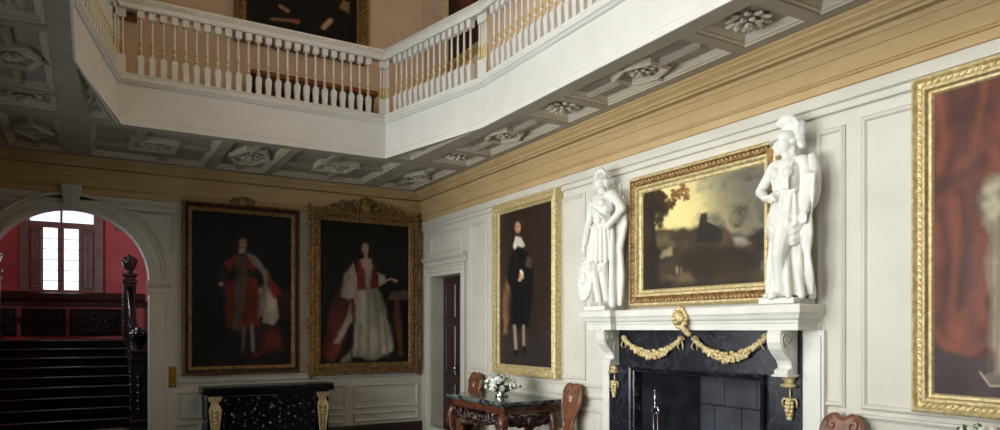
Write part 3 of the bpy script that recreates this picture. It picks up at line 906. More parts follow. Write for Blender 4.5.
# ---- far wall: man in red and ermine robes
def paint_man(P):
    P.mix(.5 * P.N, (26, 28, 40)); P.poly([(191, 345), (293, 335), (293, 372), (191, 372)], (40, 34, 32), 8, .6)
    P.poly([(272, 292), (293, 288), (293, 318), (268, 322)], (74, 34, 34), 3, .7)
    P.poly([(222, 262), (218, 282), (223, 300), (228, 326), (240, 330), (262, 322), (276, 326), (285, 346), (262, 352), (232, 336)], (58, 42, 40), 3, .8)
    P.poly([(226, 280), (240, 276), (258, 278), (260, 326), (243, 330), (226, 326)], (140, 50, 40), 1.5, 1, .6)
    P.poly([(236, 256), (248, 256), (246, 290), (240, 330), (233, 330), (235, 290)], (120, 108, 96), 1.5, .9, .7)
    P.poly([(223, 262), (240, 253), (236, 262), (230, 271)], (150, 56, 44), 1.2)
    P.poly([(243, 253), (257, 264), (254, 273), (246, 266)], (146, 54, 42), 1.2)
    P.poly([(245, 252), (256, 256), (268, 272), (275, 292), (280, 318), (274, 326), (262, 322), (266, 300), (262, 276)], (178, 166, 148), 1.3, .95, .6)
    P.poly([(268, 274), (276, 284), (282, 294), (274, 298), (268, 284)], (138, 44, 42), 1.5)
    P.poly([(258, 286), (264, 284), (266, 316), (258, 318)], (150, 140, 126), 1.5, .9, .8)
    P.poly([(224, 275), (217, 283), (222, 288), (230, 282)], (60, 56, 58), 2, .8)
    P.ell(221, 284, 2.6, 2.2, SK); P.ell(261, 291, 2.4, 3, SK)
    P.line([(252, 326), (253, 350)], 4, (150, 140, 132), 1); P.line([(244, 328), (243, 348)], 3.6, (110, 100, 96), 1)
    P.ell(256, 355, 4, 3, (112, 40, 34)); P.ell(242, 352, 3.5, 2.5, (92, 34, 30))
    P.poly([(266, 332), (276, 328), (282, 350), (262, 352)], (130, 44, 34), 3, .8)
    P.ell(241.5, 243, 6.5, 7.5, (50, 36, 30), soft=.35); P.ell(243, 244, 4, 5.6, SK, soft=.3)
    P.ell(242, 251, 3.6, 3, (188, 176, 160), soft=.5)
    for dx in (-1.6, 1.8): P.ell(243 + dx, 243, .7, .5, (50, 34, 28))
    P.line([(243.4, 243.5), (243.7, 246)], .6, (150, 104, 84), .5); P.line([(242, 247.6), (244.8, 247.6)], .6, (140, 66, 58), .5)
    P.c *= .80
# ---- far wall: lady with crimson mantle
def paint_lady(P):
    P.mix(.5 * P.N, (34, 28, 26)); P.poly([(320, 350), (408, 346), (408, 364), (320, 366)], (44, 36, 32), 6, .7)
    P.poly([(390, 292), (408, 290), (408, 300), (388, 300)], (120, 92, 78), 1.2, .9)
    P.poly([(395, 300), (399, 300), (402, 325), (403, 356), (399, 356), (396, 330), (392, 315)], (120, 80, 50), 1.5, .9, .8)
    P.poly([(350, 262), (344, 275), (330, 308), (321, 352), (332, 364), (345, 340), (352, 318), (362, 302), (356, 280)], (104, 44, 38), 1.6, 1, .8)
    P.poly([(353, 262), (344, 276), (340, 297), (348, 300), (358, 297), (357, 276)], (196, 186, 170), 1.3, .95, .5)
    P.poly([(351, 300), (346, 318), (334, 343), (340, 343), (352, 322)], (176, 166, 152), 1.4, .9, .6)
    P.poly([(350, 350), (352, 362), (340, 362)], (170, 162, 150), 1.2, .9)
    P.poly([(358, 288), (376, 286), (383, 296), (390, 325), (394, 352), (372, 361), (352, 356), (354, 325), (356, 300)], (188, 180, 160), 1.8, 1, .55)
    for x0, x1 in ((362, 358), (368, 368), (374, 380), (379, 388)):
        P.line([(x0, 292), ((x0 + x1) / 2 + 1, 320), (x1, 356)], 2.2, (120, 108, 92), 1.6, .6)
    P.poly([(360, 292), (366, 291), (364, 322), (359, 322)], (224, 218, 200), 2, .8)
    P.poly([(357, 260), (362, 258), (372, 258), (376, 264), (377, 288), (358, 290)], (128, 44, 42), 1.2, 1, .5)
    P.poly([(364, 268), (372, 268), (370, 290), (366, 290)], (184, 172, 150), 1.2)
    P.poly([(360, 260), (366, 256), (374, 260), (373, 268), (368, 272), (362, 268)], (214, 172, 144), 1.2)
    P.poly([(377, 272), (385, 276), (386, 284), (379, 286)], (196, 186, 168), 1.2)
    P.line([(384, 281), (391, 279), (396, 281)], 2.4, (208, 164, 136), .8); P.ell(396, 281, 2, 1.5, (208, 164, 136))
    P.line([(353, 266), (354, 280), (356, 300)], 3, (200, 158, 130), 1); P.ell(357, 302, 3, 2.6, (204, 160, 132))
    P.ell(367, 248, 6, 9, (26, 18, 16), soft=.3); P.line([(371, 250), (374, 264)], 3, (26, 18, 16), 1)
    P.ell(365.2, 248.5, 3.6, 5.6, (216, 172, 144), soft=.25); P.line([(366, 253), (366, 259)], 3.4, (210, 168, 140), .8)
    for dx in (-1.7, 1.4): P.ell(365.2 + dx, 247.6, .7, .45, (50, 32, 28))
    P.line([(364.9, 248), (364.6, 250.4)], .5, (160, 110, 90), .5); P.line([(364, 252), (366.6, 252)], .6, (160, 62, 58), .5)
    P.c *= .80
# ---- right wall: gentleman in black with lace collar
def paint_cavalier(P):
    P.mix(.7 * P.N, (56, 42, 32)); P.poly([(496, 215), (508, 212), (506, 300), (496, 340)], (52, 40, 33), 4, .7)
    P.poly([(496, 335), (550, 330), (550, 372), (496, 372)], (50, 44, 42), 8, .8)
    P.poly([(506, 276), (511, 280), (509, 310), (507, 334), (503, 334), (503, 300)], (150, 104, 72), 1.6, .8, .6)
    P.poly([(513, 250), (509, 264), (506, 280), (512, 290), (511, 324), (517, 328), (522, 328), (529, 326), (533, 296), (533, 268), (528, 252), (520, 246)], (20, 17, 18), 1.4, 1, .5)
    P.poly([(526, 256), (531, 258), (531, 268), (526, 266)], (112, 96, 78), 1.4, .6)
    P.line([(514.5, 326), (516, 349)], 3.2, (150, 134, 116), .9); P.line([(523.5, 326), (523.8, 346)], 3.0, (140, 124, 108), .9)
    P.ell(516, 353, 2.6, 3.2, (22, 20, 22)); P.ell(524, 350, 2.4, 4, (22, 20, 22))
    P.ell(519.5, 226, 5.2, 10, (58, 40, 28), soft=.35)
    P.ell(517.8, 227.5, 3.0, 5.8, (186, 142, 114), soft=.25)
    P.poly([(513, 246), (516, 236), (521, 238), (526, 246), (522, 248), (518, 246), (514, 250)], (212, 204, 186), 1)
    P.ell(521.5, 276, 2.4, 3.6, (208, 160, 128)); P.ell(519.5, 280, 1.6, 1.6, (208, 160, 128)); P.line([(521, 271), (522, 273)], 3, (220, 212, 196), .8)
    for dx in (-1.6, 1.3): P.ell(517.4 + dx, 226, .7, .45, (56, 36, 28))
    P.line([(517, 227), (516.6, 229.6)], .5, (160, 104, 80), .5); P.line([(516, 231.4), (518.6, 231.3)], .6, (150, 66, 56), .5)
# ---- over the mantel: landscape with a ruined castle
def paint_landscape(P):
    X, Y, N = P.X, P.Y, P.N
    sky = np.clip((Y - 150) / 95, 0, 1)[..., None]
    P.c = np.array([150, 148, 120.]) * (1 - sky) + np.array([232, 208, 130.]) * sky
    P.ell(668, 205, 34, 40, (236, 218, 150), soft=.7, a=.9)
    dk = np.clip((X - 690) / 55, 0, 1) * .72 + np.clip((N - .5) * 2.2, -.3, .6) * np.clip((X - 670) / 30, 0, 1)
    P.mix(dk, (84, 80, 76)); P.mix(np.clip((N - .5) * 5, 0, 1) * np.clip((X - 680) / 30, 0, 1) * np.clip((215 - Y) / 40, 0, 1), (150, 142, 124))
    P.mix(np.clip((.5 - P.N) * 5, 0, 1) * np.clip((X - 700) / 40, 0, 1), (52, 52, 56))
    P.poly([(638, 232), (655, 228), (670, 230), (690, 228), (700, 226), (706, 222), (720, 226), (735, 238), (762, 232), (762, 295), (638, 302)], (58, 48, 34), 2.5, 1, .7)
    P.poly([(640, 238), (668, 236), (675, 246), (650, 252)], (112, 100, 66), 3, .7); P.poly([(662, 250), (672, 247), (673, 256), (660, 258)], (176, 156, 110), 1.6, .8)
    P.poly([(698, 229), (701, 214), (707, 213), (707, 222), (715, 225), (722, 232), (722, 242), (696, 242)], (40, 34, 28), 1.1, 1, .4)
    P.poly([(733, 238), (744, 236), (750, 243), (741, 249), (734, 245)], (136, 130, 112), 2.4, .8, .6)
    P.ell(706, 264, 20, 18, (44, 34, 22), soft=.35); P.ell(735, 262, 16, 15, (38, 30, 22), soft=.35); P.ell(730, 275, 14, 18, (60, 46, 28), soft=.5, a=.6)
    P.poly([(640, 226), (646, 215), (655, 225), (658, 250), (660, 300), (639, 302)], (40, 30, 20), 2, 1, .6)
    rnd = random.Random(4)
    for cx, cy, r, col in ((652, 202, 11, (50, 38, 24)), (646, 214, 8, (42, 32, 22)), (660, 210, 9, (56, 40, 24)), (658, 196, 7, (58, 42, 24)), (648, 196, 8, (46, 38, 26)), (653, 213, 10, (44, 35, 24)), (642, 206, 7, (42, 34, 24)), (676, 195, 5, (118, 82, 44)), (683, 189, 4.5, (128, 88, 46)), (671, 203, 4, (92, 64, 36)), (687, 196, 3.5, (116, 80, 44))):
        for k in range(14):
            P.ell(cx + rnd.gauss(0, r * .5), cy + rnd.gauss(0, r * .5), r * .42 * rnd.uniform(.6, 1.3), r * .32, col, rnd.random() * 3, .5, .9)
    P.line([(654, 262), (653, 225), (652, 208)], 3, (36, 26, 18), .9); P.line([(653, 228), (664, 214), (676, 200)], 1.8, (56, 38, 24), .8)
    P.poly([(668, 276), (690, 272), (694, 282), (672, 290)], (110, 96, 70), 2.6, .7, .8)
    P.ell(677, 270, 1.6, 4.4, (134, 110, 80), soft=.4); P.ell(681, 271, 1.4, 4, (110, 84, 62), soft=.4)
    P.poly([(638, 286), (762, 280), (762, 300), (638, 304)], (34, 27, 20), 4, .8)
# ---- right wall, near: full length before a red curtain
def paint_curtain(P):
    P.mix(.6 * P.N, (80, 52, 48))
    P.poly([(921, 92), (1010, 66), (1012, 250), (985, 300), (990, 345), (972, 357), (946, 352), (930, 342), (921, 318)], (116, 66, 52), 3, 1, .7)
    for pts, wd in (([(950, 92), (960, 130), (948, 175), (930, 205)], 7), ([(975, 80), (968, 120), (965, 150)], 6), ([(921, 150), (935, 190), (955, 180), (985, 160)], 8), ([(940, 210), (950, 260), (940, 320)], 8), ([(960, 190), (968, 240), (960, 300)], 9)):
        P.line(pts, wd, (74, 46, 42), 6, .85)
    for pts, wd in (([(938, 100), (945, 140), (938, 170)], 6), ([(985, 85), (978, 130), (968, 165)], 5), ([(958, 200), (956, 250), (952, 310)], 5), ([(925, 315), (945, 345), (968, 352)], 6)):
        P.line(pts, wd, (134, 78, 60), 4, .7)
    P.poly([(921, 330), (944, 352), (975, 360), (1012, 350), (1012, 420), (921, 412)], (66, 56, 58), 4, .9, .4)
    P.poly([(966, 150), (975, 140), (980, 260), (976, 345), (966, 345)], (92, 66, 64), 8, .5)
    P.poly([(980, 196), (986, 182), (993, 174), (1030, 170), (1030, 390), (997, 372), (990, 345), (993, 300), (988, 262), (991, 236), (983, 222)], (150, 140, 120), 4.5, .95, .8)
    for x in (992, 1000, 1010): P.line([(x, 215), (x - 3, 370)], 3, (110, 100, 84), 2.5, .6)
    for ex, ey, er in ((988, 190, 5), (994, 199, 6), (987, 206, 5), (996, 186, 5), (992, 215, 5), (998, 208, 6)): P.ell(ex, ey, er, er * 1.1, (196, 184, 154), soft=.6, a=.7)
    P.ell(1015, 150, 14, 18, (70, 50, 40), soft=.3); P.ell(1014, 152, 9, 13, SK, soft=.25)
    P.poly([(982, 376), (1000, 370), (1012, 386), (990, 386)], (140, 130, 108), 1.2, .6); P.line([(980, 372), (990, 386), (1005, 386)], 1.6, (180, 170, 150), .8)
# ---- upper gallery pictures

def paint_sitter(P):
    P.mix(.5 * P.N, (22, 20, 20))
    P.poly([(300, -60), (330, -60), (350, -10), (356, 46), (280, 40), (285, 0)], (16, 14, 16), 5, .9)
    P.line([(272, 19), (298, 21)], 3.4, (150, 112, 88), .9); P.ell(297, 22, 3, 2.4, (160, 90, 70)); P.line([(280, 6), (288, 11)], 4, (170, 132, 108), 1)
    P.line([(330, 21), (324, 27)], 6, (196, 160, 132), 1.2); P.poly([(338, 8), (343, 0), (350, 2), (349, 14)], (150, 126, 84), 1.2)
    P.ell(318, -75, 14, 19, SK, soft=.25); P.line([(318, -50), (318, -5)], 4, (120, 112, 104), 2, .7)
def paint_group(P):
    P.mix(.6 * P.N, (46, 36, 30)); P.ell(466, -5, 7, 14, (150, 72, 50), soft=.5, a=.8); P.poly([(452, 20), (480, 16), (480, 45), (452, 45)], (62, 28, 24), 4, .8)
    P.ell(466, -25, 5, 7, SK, soft=.3)

def wrect(fnpx, l, r, tl, bl):
    """frame rectangle from left px, right px, top-left and bottom-left py"""
    a = fnpx(l, tl); c = fnpx(l, bl); d = fnpx(r, 200)
    return a, c, d
a = on_y(182, 198, YF - .095); c = on_y(182.5, 376.5, YF - .095); d = on_y(300.5, 300, YF - .095)
man = picture('portrait', 'dark portrait of a standing man in red robes, plain gilt frame beside the arch', fF, a.x, d.x, c.z, a.z - .02, .13, GF, 'gilt_old', paint_man, (15, 16, 22), [(.14, .05, .02, .078, False), (.70, .04, .02, .07, False)], 11, cove='mahog_dark')
um = (a.x + d.x) / 2; zt = a.z - .02
b = MB()
b.ell(fF(um, zt + .05, .05), (.07, .04, .075), None, 10, 6)
for s in (-1, 1):
    scroll(b, fF, um + s * .11, zt + .03, .055, 1.2, math.pi / 2, -s, .05, .016)
    for k in range(3): b.ell(fF(um + s * (.05 + .05 * k), zt + .10 - .03 * k, .05), (.03, .02, .02), Matrix.Rotation(s * .6, 3, 'Y'), 7, 4)
b.build('crest', 'gilt_old', man, smooth=True)

a = on_y(311, 208, YF - .095); c = on_y(312, 374.5, YF - .095); d = on_y(418.5, 300, YF - .095)
lady = picture('portrait', 'dark portrait of a lady in white with crimson mantle, richly carved crested frame', fF, a.x, d.x, c.z, a.z, .16, GF, 'gilt_old', paint_lady, (15, 13, 12), [(.12, .06, .05, .07, True), (.5, .05, .04, .07, True), (.8, .035, .022, .06, False)], 12)
um = (a.x + d.x) / 2; zt = a.z
b = MB(); rnd = random.Random(2)
b.ell(fF(um, zt + .09, .07), (.09, .06, .11), None, 10, 6)
for k in range(7):
    an = math.pi * (k + .5) / 7; b.ell(fF(um + .1 * math.cos(an), zt + .12 + .08 * math.sin(an), .07), (.05, .03, .025), Matrix.Rotation(-an, 3, 'Y'), 7, 4)
for s in (-1, 1):
    for cu, cv, r in ((.20, .08, .09), (.36, .07, .085), (.50, .04, .06)):
        scroll(b, fF, um + s * cu, zt + cv, r, 1.3, math.pi * (.5 if s > 0 else .5), -s, .06, .024)
    for k in range(22):
        u = .12 + .5 * rnd.random(); b.ell(fF(um + s * u, zt + .02 + .16 * (1 - u / .7) * rnd.random(), .06 + .03 * rnd.random()), (.045, .025, .025), Matrix.Rotation(rnd.random() * 6, 3, 'Y'), 7, 4)
b.build('crest', 'gilt_old', lady, smooth=True)
b = MB()   # carved scrolls breaking the outline at corners and sides
for uu, ss in ((a.x, -1), (d.x, 1)):
    for vv in (c.z + .06, c.z + .7, (a.z + c.z) / 2, a.z - .7, a.z - .06):
        for k in range(7):
            b.ell(fF(uu + ss * (.0 + .03 * rnd.random()), vv + (k - 3) * .035, .06), (.03, .025, .035), Matrix.Rotation(rnd.random() * 6, 3, 'Y'), 7, 4)
b.build('side_scrolls', 'gilt_old', lady, smooth=True)
b = MB(); b.prism(rect(um - .14, um + .14, c.z + .05, c.z + .09), fF, .06, .085); b.build('name_plate', 'brass', lady)

xf = XR - .105
a = on_x(492, 206.5, xf); c = on_x(494, 373, xf); d = on_x(556, 300, xf)
picture('portrait', 'portrait of a man in black with lace collar above the marble-topped table', fR, d.y, a.y, c.z, a.z, .13, GF, 'gilt', paint_cavalier, (40, 30, 24), [(.16, .045, .028, .07, True), (.66, .035, .02, .068, False)], 13)
xf = XR - .09
a = on_x(627, 179, xf); c = on_x(628.5, 307.5, xf); d = on_x(777, 250, xf)
picture('landscape_painting', 'stormy landscape with a ruined tower in a gilt frame over the mantel', fR, d.y, a.y, c.z, a.z, .17, GF, 'gilt', paint_landscape, (120, 110, 80), [(.14, .05, .026, .075, False), (.28, .045, .022, .062, True), (.66, .04, .02, .07, False)], 14, 210, -.03, cove='gilt_old')  # browner cove puts the shading of the frame's hollow into the colour
xf = XR - .115
a = on_x(909, 79.5, xf); c = on_x(912, 412, xf)
picture('portrait', 'very large portrait with red curtain and pale figure, carved gilt frame', fR, a.y - 1.65, a.y, c.z, a.z, .13, GF, 'gilt', paint_curtain, (92, 50, 40), [(.12, .04, .02, .07, False), (.5, .04, .03, .055, True), (.72, .03, .016, .07, False)], 15, 240)
a = on_y(234.5, 20, YF - .06); c = on_y(300, 60, YF - .06); d = on_y(367, 20, YF - .06)
UZ0 = on_y(300, 52, YF - .06).z
picture('gallery_portrait', 'very dark seated portrait in a broad gilt frame on the gallery end wall', fF, a.x, d.x, UZ0, UZ0 + 2.05, .17, GF, 'gilt_old', paint_sitter, (14, 12, 12), [(.14, .07, .05, .06, True), (.6, .05, .03, .06, True)], 16, 150)
a = on_x(445.5, 10, XR - .06); d = on_x(484, 10, XR - .06); UZ1 = on_x(482, 46, XR - .06).z
picture('gallery_painting', 'narrow dark painting in a gilt frame on the long gallery wall', fR, d.y, a.y, UZ1, UZ1 + 1.7, .10, GF, 'gilt', paint_group, (40, 28, 24), None, 17, 120)
a = on_y(137, 5, YF - .05); UZ2 = on_y(137, 22, YF - .05).z
picture('gallery_painting', 'brown painting in a thin frame at the dark end of the gallery', fF, a.x - .75, a.x, UZ2, UZ2 + 1.5, .06, GF, 'gilt_old', lambda P: P.mix(P.N, (60, 62, 62)), (40, 40, 42), None, 18, 60)
# long red-topped bench on the gallery
z0 = 4.42; zt = on_y(310, 86, YF - .25).z
bx0, bx1 = on_y(247, 85, YF - .25).x, on_y(372, 95, YF - .25).x
t = thing('gallery_bench', ((bx0 + bx1) / 2, YF - .3, z0), 'long dark bench with a red brown top against the gallery end wall', 'bench')
MB().box(bx0, bx1, YF - .55, YF - .08, zt - .07, zt).build('seat', 'cushion', t, bevel=.015)
MB().box(bx0 + .06, bx1 - .06, YF - .52, YF - .10, zt - .18, zt - .07).build('apron', 'oak', t)
for k in range(6):
    x = bx0 + .1 + (bx1 - bx0 - .2) * (k // 2) / 2; y = YF - (.49 if k % 2 else .14)
    MB().square_lathe([(.035, 0), (.035, .1), (.025, .12), (.03, zt - .18 - z0)], (x, y, z0)).build('leg', 'oak', t)

# ------------------------------------------------------------------ small wall plate by the arch
q = on_y(172.5, 377, YF - .03)
b = MB(); b.prism(rect(q.x - .05, q.x + .05, q.z - .145, q.z + .145), fF, 0, .012)
t = b.build('bell_plate', 'brass', None, bevel=.004, loc=(q.x, YF, q.z)); tag(t, 'narrow pierced brass plate on the panelling between arch and portrait', 'wall plate')
b = MB()
for k in range(6): b.lathe([(.026, 0), (.026, -.012), (.012, -.02)], (q.x, YF - .012, q.z - .115 + .046 * k), 12, 'y')
b.build('boss', 'brass', t, smooth=True)

# ------------------------------------------------------------------ black console with gilt supports
CX0, CX1, CYF, CZ = on_y(203, 387, YF - .48).x, on_y(334, 385, YF - .48).x, YF - .48, .91
t = thing('console_cabinet', ((CX0 + CX1) / 2, YF - .25, 0), 'black speckled marble console with gilt tapering supports under the portraits', 'console table')
fK = lambda u, v, h: (u, CYF + .07 - h, v)
MB().box(CX0, CX1, CYF, YF - .04, CZ - .035, CZ).build('top', 'blackm', t, bevel=.006)
b = MB(); run_mould(b, [(CX1 - .02, YF - .04), (CX1 - .02, CYF + .02), (CX0 + .02, CYF + .02), (CX0 + .02, YF - .04)][::-1], [(-.02, CZ - .10), (-.015, CZ - .10), (-.005, CZ - .06), (0.012, CZ - .035), (-.02, CZ - .035)])
b.build('top_moulding', 'black', t)
MB().box(CX0 + .06, CX1 - .06, CYF + .07, YF - .05, .12, CZ - .05).build('body', 'black', t)
b = MB(); b.frame(rect(CX0 + .26, CX1 - .26, .16, CZ - .12), fK, [(0, 0), (0, .012), (.02, .018), (.03, .006)], cap_in=True, cap_out=True); b.build('front_panel', 'speck', t)
MB().box(CX0 + .01, CX1 - .01, CYF + .01, YF - .05, 0, .12).build('plinth', 'black', t, bevel=.006)
for uc in (CX0 + .155, CX1 - .155):
    b = MB()
    for v0, v1, w0, w1, h0, h1 in ((.12, .16, .07, .07, .06, .06), (.16, .20, .045, .045, .04, .04), (.20, .60, .035, .072, .035, .065), (.60, .66, .072, .06, .065, .05), (.66, .72, .05, .05, .045, .045), (.72, .785, .075, .085, .06, .075)):
        b.rings([[fK(uc - w0, v0, 0), fK(uc - w0, v0, h0), fK(uc + w0, v0, h0), fK(uc + w0, v0, 0)], [fK(uc - w1, v1, 0), fK(uc - w1, v1, h1), fK(uc + w1, v1, h1), fK(uc + w1, v1, 0)]], cap0=True, cap1=True)
    for s in (-1, 1):
        b.tube([fK(uc + s * .032, .20, .04), fK(uc + s * .05, .40, .058), fK(uc + s * .072, .60, .07), fK(uc + s * .05, .65, .06)], .014, 7)
    sup = b.build('support', 'gilt', t)
    b = MB()
    for k in range(7): b.ell(fK(uc, .25 + .055 * k, .05 + .004 * k), (.018 + .002 * k, .015, .022), None, 8, 5)
    b.build('bell_flowers', 'gilt', sup, smooth=True)
for px, py_k in ((232, 414.5), (273.5, 390.5), (314, 411.5)):
    q = on_y(px, py_k, CYF + .05); MB().ell((q.x, CYF + .062, q.z), (.014, .012, .014), None, 8, 5).build('stud', 'gilt', t, smooth=True)

# ------------------------------------------------------------------ chimneypiece
MZ0, MZ1 = 1.69, 1.885
BY0, BY1 = 3.42, 5.68                                       # black marble surround
fp = thing('chimneypiece', (XR - .1, 4.55, 0), 'black marble fireplace with white shelf, scroll consoles and gilt swags', 'fireplace')
b = MB()
for (u0, u1, v0, v1) in ((BY0, HY0, 0, MZ0), (HY1, BY1, 0, MZ0), (HY0, HY1, HZ, MZ0)): b.prism(rect(u0, u1, v0, v1), fR, 0, .06)
b.build('surround', 'blackm', fp)
b = MB()
b.frame([(FY0, 0), (FY1, 0), (FY1, FZ), (FY0, FZ)], fR, [(0, .06), (0, .095), (.012, .105), (.03, .095), (.04, .075), (.055, .07), (.055, -.05)])
b.build('opening_moulding', 'blackm', fp)
for u0, u1 in ((3.24, BY0), (BY1, 5.82)):
    b = MB(); b.prism(rect(u0, u1, 0, MZ0), fR, 0, .04); b.prism(rect(u0 + .02, u1 - .02, .2, MZ0 - .04), fR, .04, .052)
    b.build('jamb', 'mantel', fp, bevel=.004)
b = MB()
core = [(XR, 3.30), (XR - .255, 3.30), (XR - .255, 3.70), (XR - .19, 3.70), (XR - .19, 5.42), (XR - .255, 5.42), (XR - .255, 5.80), (XR, 5.80)]
run_mould(b, core, [(-.04, MZ0), (0, MZ0), (0, MZ0 + .05), (.008, MZ0 + .055), (.012, MZ0 + .075), (.03, MZ0 + .09), (.042, MZ0 + .12), (.05, MZ0 + .125), (.055, MZ0 + .135), (.055, MZ1 - .012), (.045, MZ1), (-.04, MZ1)])
b.prism(offset_poly(core, .012), lambda u, v, h: (u, v, h), MZ0 + .003, MZ1 - .003)
b.build('mantel_shelf', 'mantel', fp)
# scroll consoles
def console(yc):
    prof = []
    pts = [(.0, 1.69), (.155, 1.69), (.165, 1.66), (.165, 1.60), (.15, 1.55), (.115, 1.50), (.075, 1.455), (.06, 1.42), (.065, 1.40), (.09, 1.39), (.10, 1.37), (.095, 1.35), (.0, 1.35)]
    hw = .062
    b = MB()
    f_ = lambda d, z, h: (XR - .06 - d * 1.25, yc + h, z)
    b.prism(pts, f_, -hw, hw)
    b.prism([(0, 1.335), (.11, 1.335), (.11, 1.352), (0, 1.352)], f_, -hw - .012, hw + .012)
    o = b.build('console', 'mantel', fp, bevel=.005)
    b = MB()
    for s in (-1, 1):
        spts = []
        for i in range(40):
            t_ = i / 39; a_ = -1.2 + 13.5 * t_; r = .058 * (1 - .9 * t_)
            spts.append(f_(.098 + r * math.cos(a_), 1.625 + r * 1.05 * math.sin(a_), s * (hw + .001 + .006 * t_)))
        b.tube(spts, .0075, 6)
        b.ell(f_(.098, 1.625, s * (hw + .004)), (.014, .008, .014), None, 8, 5)
        b.tube([f_(.05, 1.56, s * hw), f_(.06, 1.50, s * hw), f_(.045, 1.44, s * hw), f_(.05, 1.39, s * hw)], .006, 6)
        b.tube([f_(.15, 1.64, s * hw), f_(.145, 1.57, s * hw), f_(.11, 1.515, s * hw), f_(.065, 1.455, s * hw), f_(.05, 1.41, s * hw)], .0065, 6)
    b.build('volute', 'mantel', o, smooth=True)
    # gilt drop below
    b = MB(); x = XR - .065
    b.square_lathe([(.03, 1.245), (.05, 1.255), (.055, 1.27), (.03, 1.285), (.045, 1.325), (.05, 1.335)], (x, yc, 0))
    b.tube([(x, yc, 1.25), (x - .005, yc, 1.20), (x, yc, 1.16)], .008, 6)
    for k, (z, r) in enumerate(((1.155, .022), (1.13, .03), (1.10, .036), (1.07, .032), (1.04, .022), (1.015, .012))):
        for j in range(5):
            a_ = j * 1.256 + k; b.ell((x - .012 + r * .4 * math.cos(a_), yc + r * .75 * math.sin(a_), z), (.016, .018, .02), None, 6, 4)
    for s in (-1, 1):
        b.tube([(x - .01, yc + s * .02, 1.155), (x - .01, yc + s * .05, 1.165), (x - .01, yc + s * .065, 1.14), (x - .01, yc + s * .06, 1.10)], [.008, .010, .009, .006], 6)
    b.build('gilt_drop', 'gilt', fp, smooth=True)
console(3.505); console(5.585)
# gilt swags
def swag(pl, pr, depth):
    b = MB(); x = XR - .07; rnd = random.Random(8)
    A = on_x(*pl, x); B = on_x(*pr, x)
    n = 46
    for i in range(n):
        t_ = i / (n - 1); y = A.y + (B.y - A.y) * t_; sag = 4 * depth * t_ * (1 - t_)
        z = A.z + (B.z - A.z) * t_ - sag; th = .009 + .036 * math.sin(math.pi * t_) ** 1.5
        for j in range(5):
            b.ell((x - .01 - .018 * rnd.random(), y + rnd.uniform(-.012, .012), z + rnd.uniform(-th, th)), (.014, .02, .017), Matrix.Rotation(rnd.random() * 3, 3, 'X'), 6, 4)
    for E_, s in ((A, 1), (B, -1)):
        b.ell((x - .012, E_.y, E_.z + .01), (.016, .022, .022), None, 7, 5)
        for q in (-1, 1):
            b.tube([(x - .01, E_.y, E_.z), (x - .012, E_.y + q * .03, E_.z + .02), (x - .012, E_.y + q * .045, E_.z - .005), (x - .012, E_.y + q * .012, E_.z - .005)], .006, 5)
            b.tube([(x - .01, E_.y, E_.z), (x - .015, E_.y + q * .02, E_.z - .035), (x - .01, E_.y + q * .035 + .01, E_.z - .07), (x - .01, E_.y + q * .02, E_.z - .10)], [.009, .008, .009, .005], 5)
    b.build('gilt_swag', 'gilt', fp, smooth=True)
swag((625, 338), (682, 339), .155); swag((696, 339), (767, 337), .165)
# gilt mask at the middle of the shelf
q = on_x(680, 318, XR - .25); y = q.y; x = XR - .245
b = MB()
b.ell((x - .015, y, 1.80), (.05, .06, .07), None, 12, 8).ell((x - .055, y, 1.79), (.025, .022, .03), None, 8, 5).ell((x - .05, y, 1.755), (.03, .035, .022), None, 8, 5)
for s in (-1, 1):
    b.ell((x - .05, y + s * .025, 1.82), (.014, .014, .01), None, 6, 4).ell((x - .03, y + s * .05, 1.79), (.025, .022, .03), None, 8, 5)
for k in range(14):
    a_ = k / 14 * 6.28; b.ell((x - .005, y + .068 * math.sin(a_), 1.80 + .078 * math.cos(a_)), (.022, .026, .03), Matrix.Rotation(a_, 3, 'X'), 7, 4)
for k in range(7):
    b.ell((x + .0 - .01 * (k % 2), y - .015 - .014 * k, 1.725 - .012 * k + .0), (.022, .026, .024), None, 7, 4)
b.build('gilt_mask', 'gilt', fp, smooth=True)
# hearth
HB = XR + .62
b = MB(); b.box(XR + .0, HB + .1, HY0 - .3, HY1 + .3, -.02, .005); b.build('hearth_slab', 'stone', fp)
b = MB()
fh = lambda u, v, h: (u, v, h)
b.prism([(XR + .02, HY1), (HB, HY1 - .22), (HB, HY1 + .1), (XR + .30, HY1 + .1), (XR + .30, HY1 + .001), (XR + .02, HY1 + .001)], fh, 0.005, 1.9)
b.prism([(XR + .02, HY0), (HB, HY0 + .22), (HB, HY0 - .1), (XR + .30, HY0 - .1), (XR + .30, HY0 - .001), (XR + .02, HY0 - .001)], fh, 0.005, 1.9)
b.prism([(XR + .31, HY0 - .1), (HB, HY0 - .1), (HB, HY1 + .1), (XR + .31, HY1 + .1)], fh, 1.9, 2.0)
b.prism([(HB, HY0 - .1), (HB + .1, HY0 - .1), (HB + .1, HY1 + .1), (HB, HY1 + .1)], fh, 0.0, 2.0)
b.build('hearth_lining', 'soot', fp)
b = MB(); yb0, yb1 = HY0 + .24, HY1 - .24
rows = [(.0, .33), (.33, .64), (.64, .95), (.95, 1.26)]
for r, (z0, z1) in enumerate(rows):
    cuts = [yb0 + (yb1 - yb0) * f for f in ((0, .33, .7, 1) if r % 2 else (0, .5, .82, 1))]
    for k in range(len(cuts) - 1):
        MB().box(HB - .03, HB, cuts[k] + .002, cuts[k + 1] - .002, z0 + .004, z1).build('stone_block', 'soot', fp, bevel=.006)
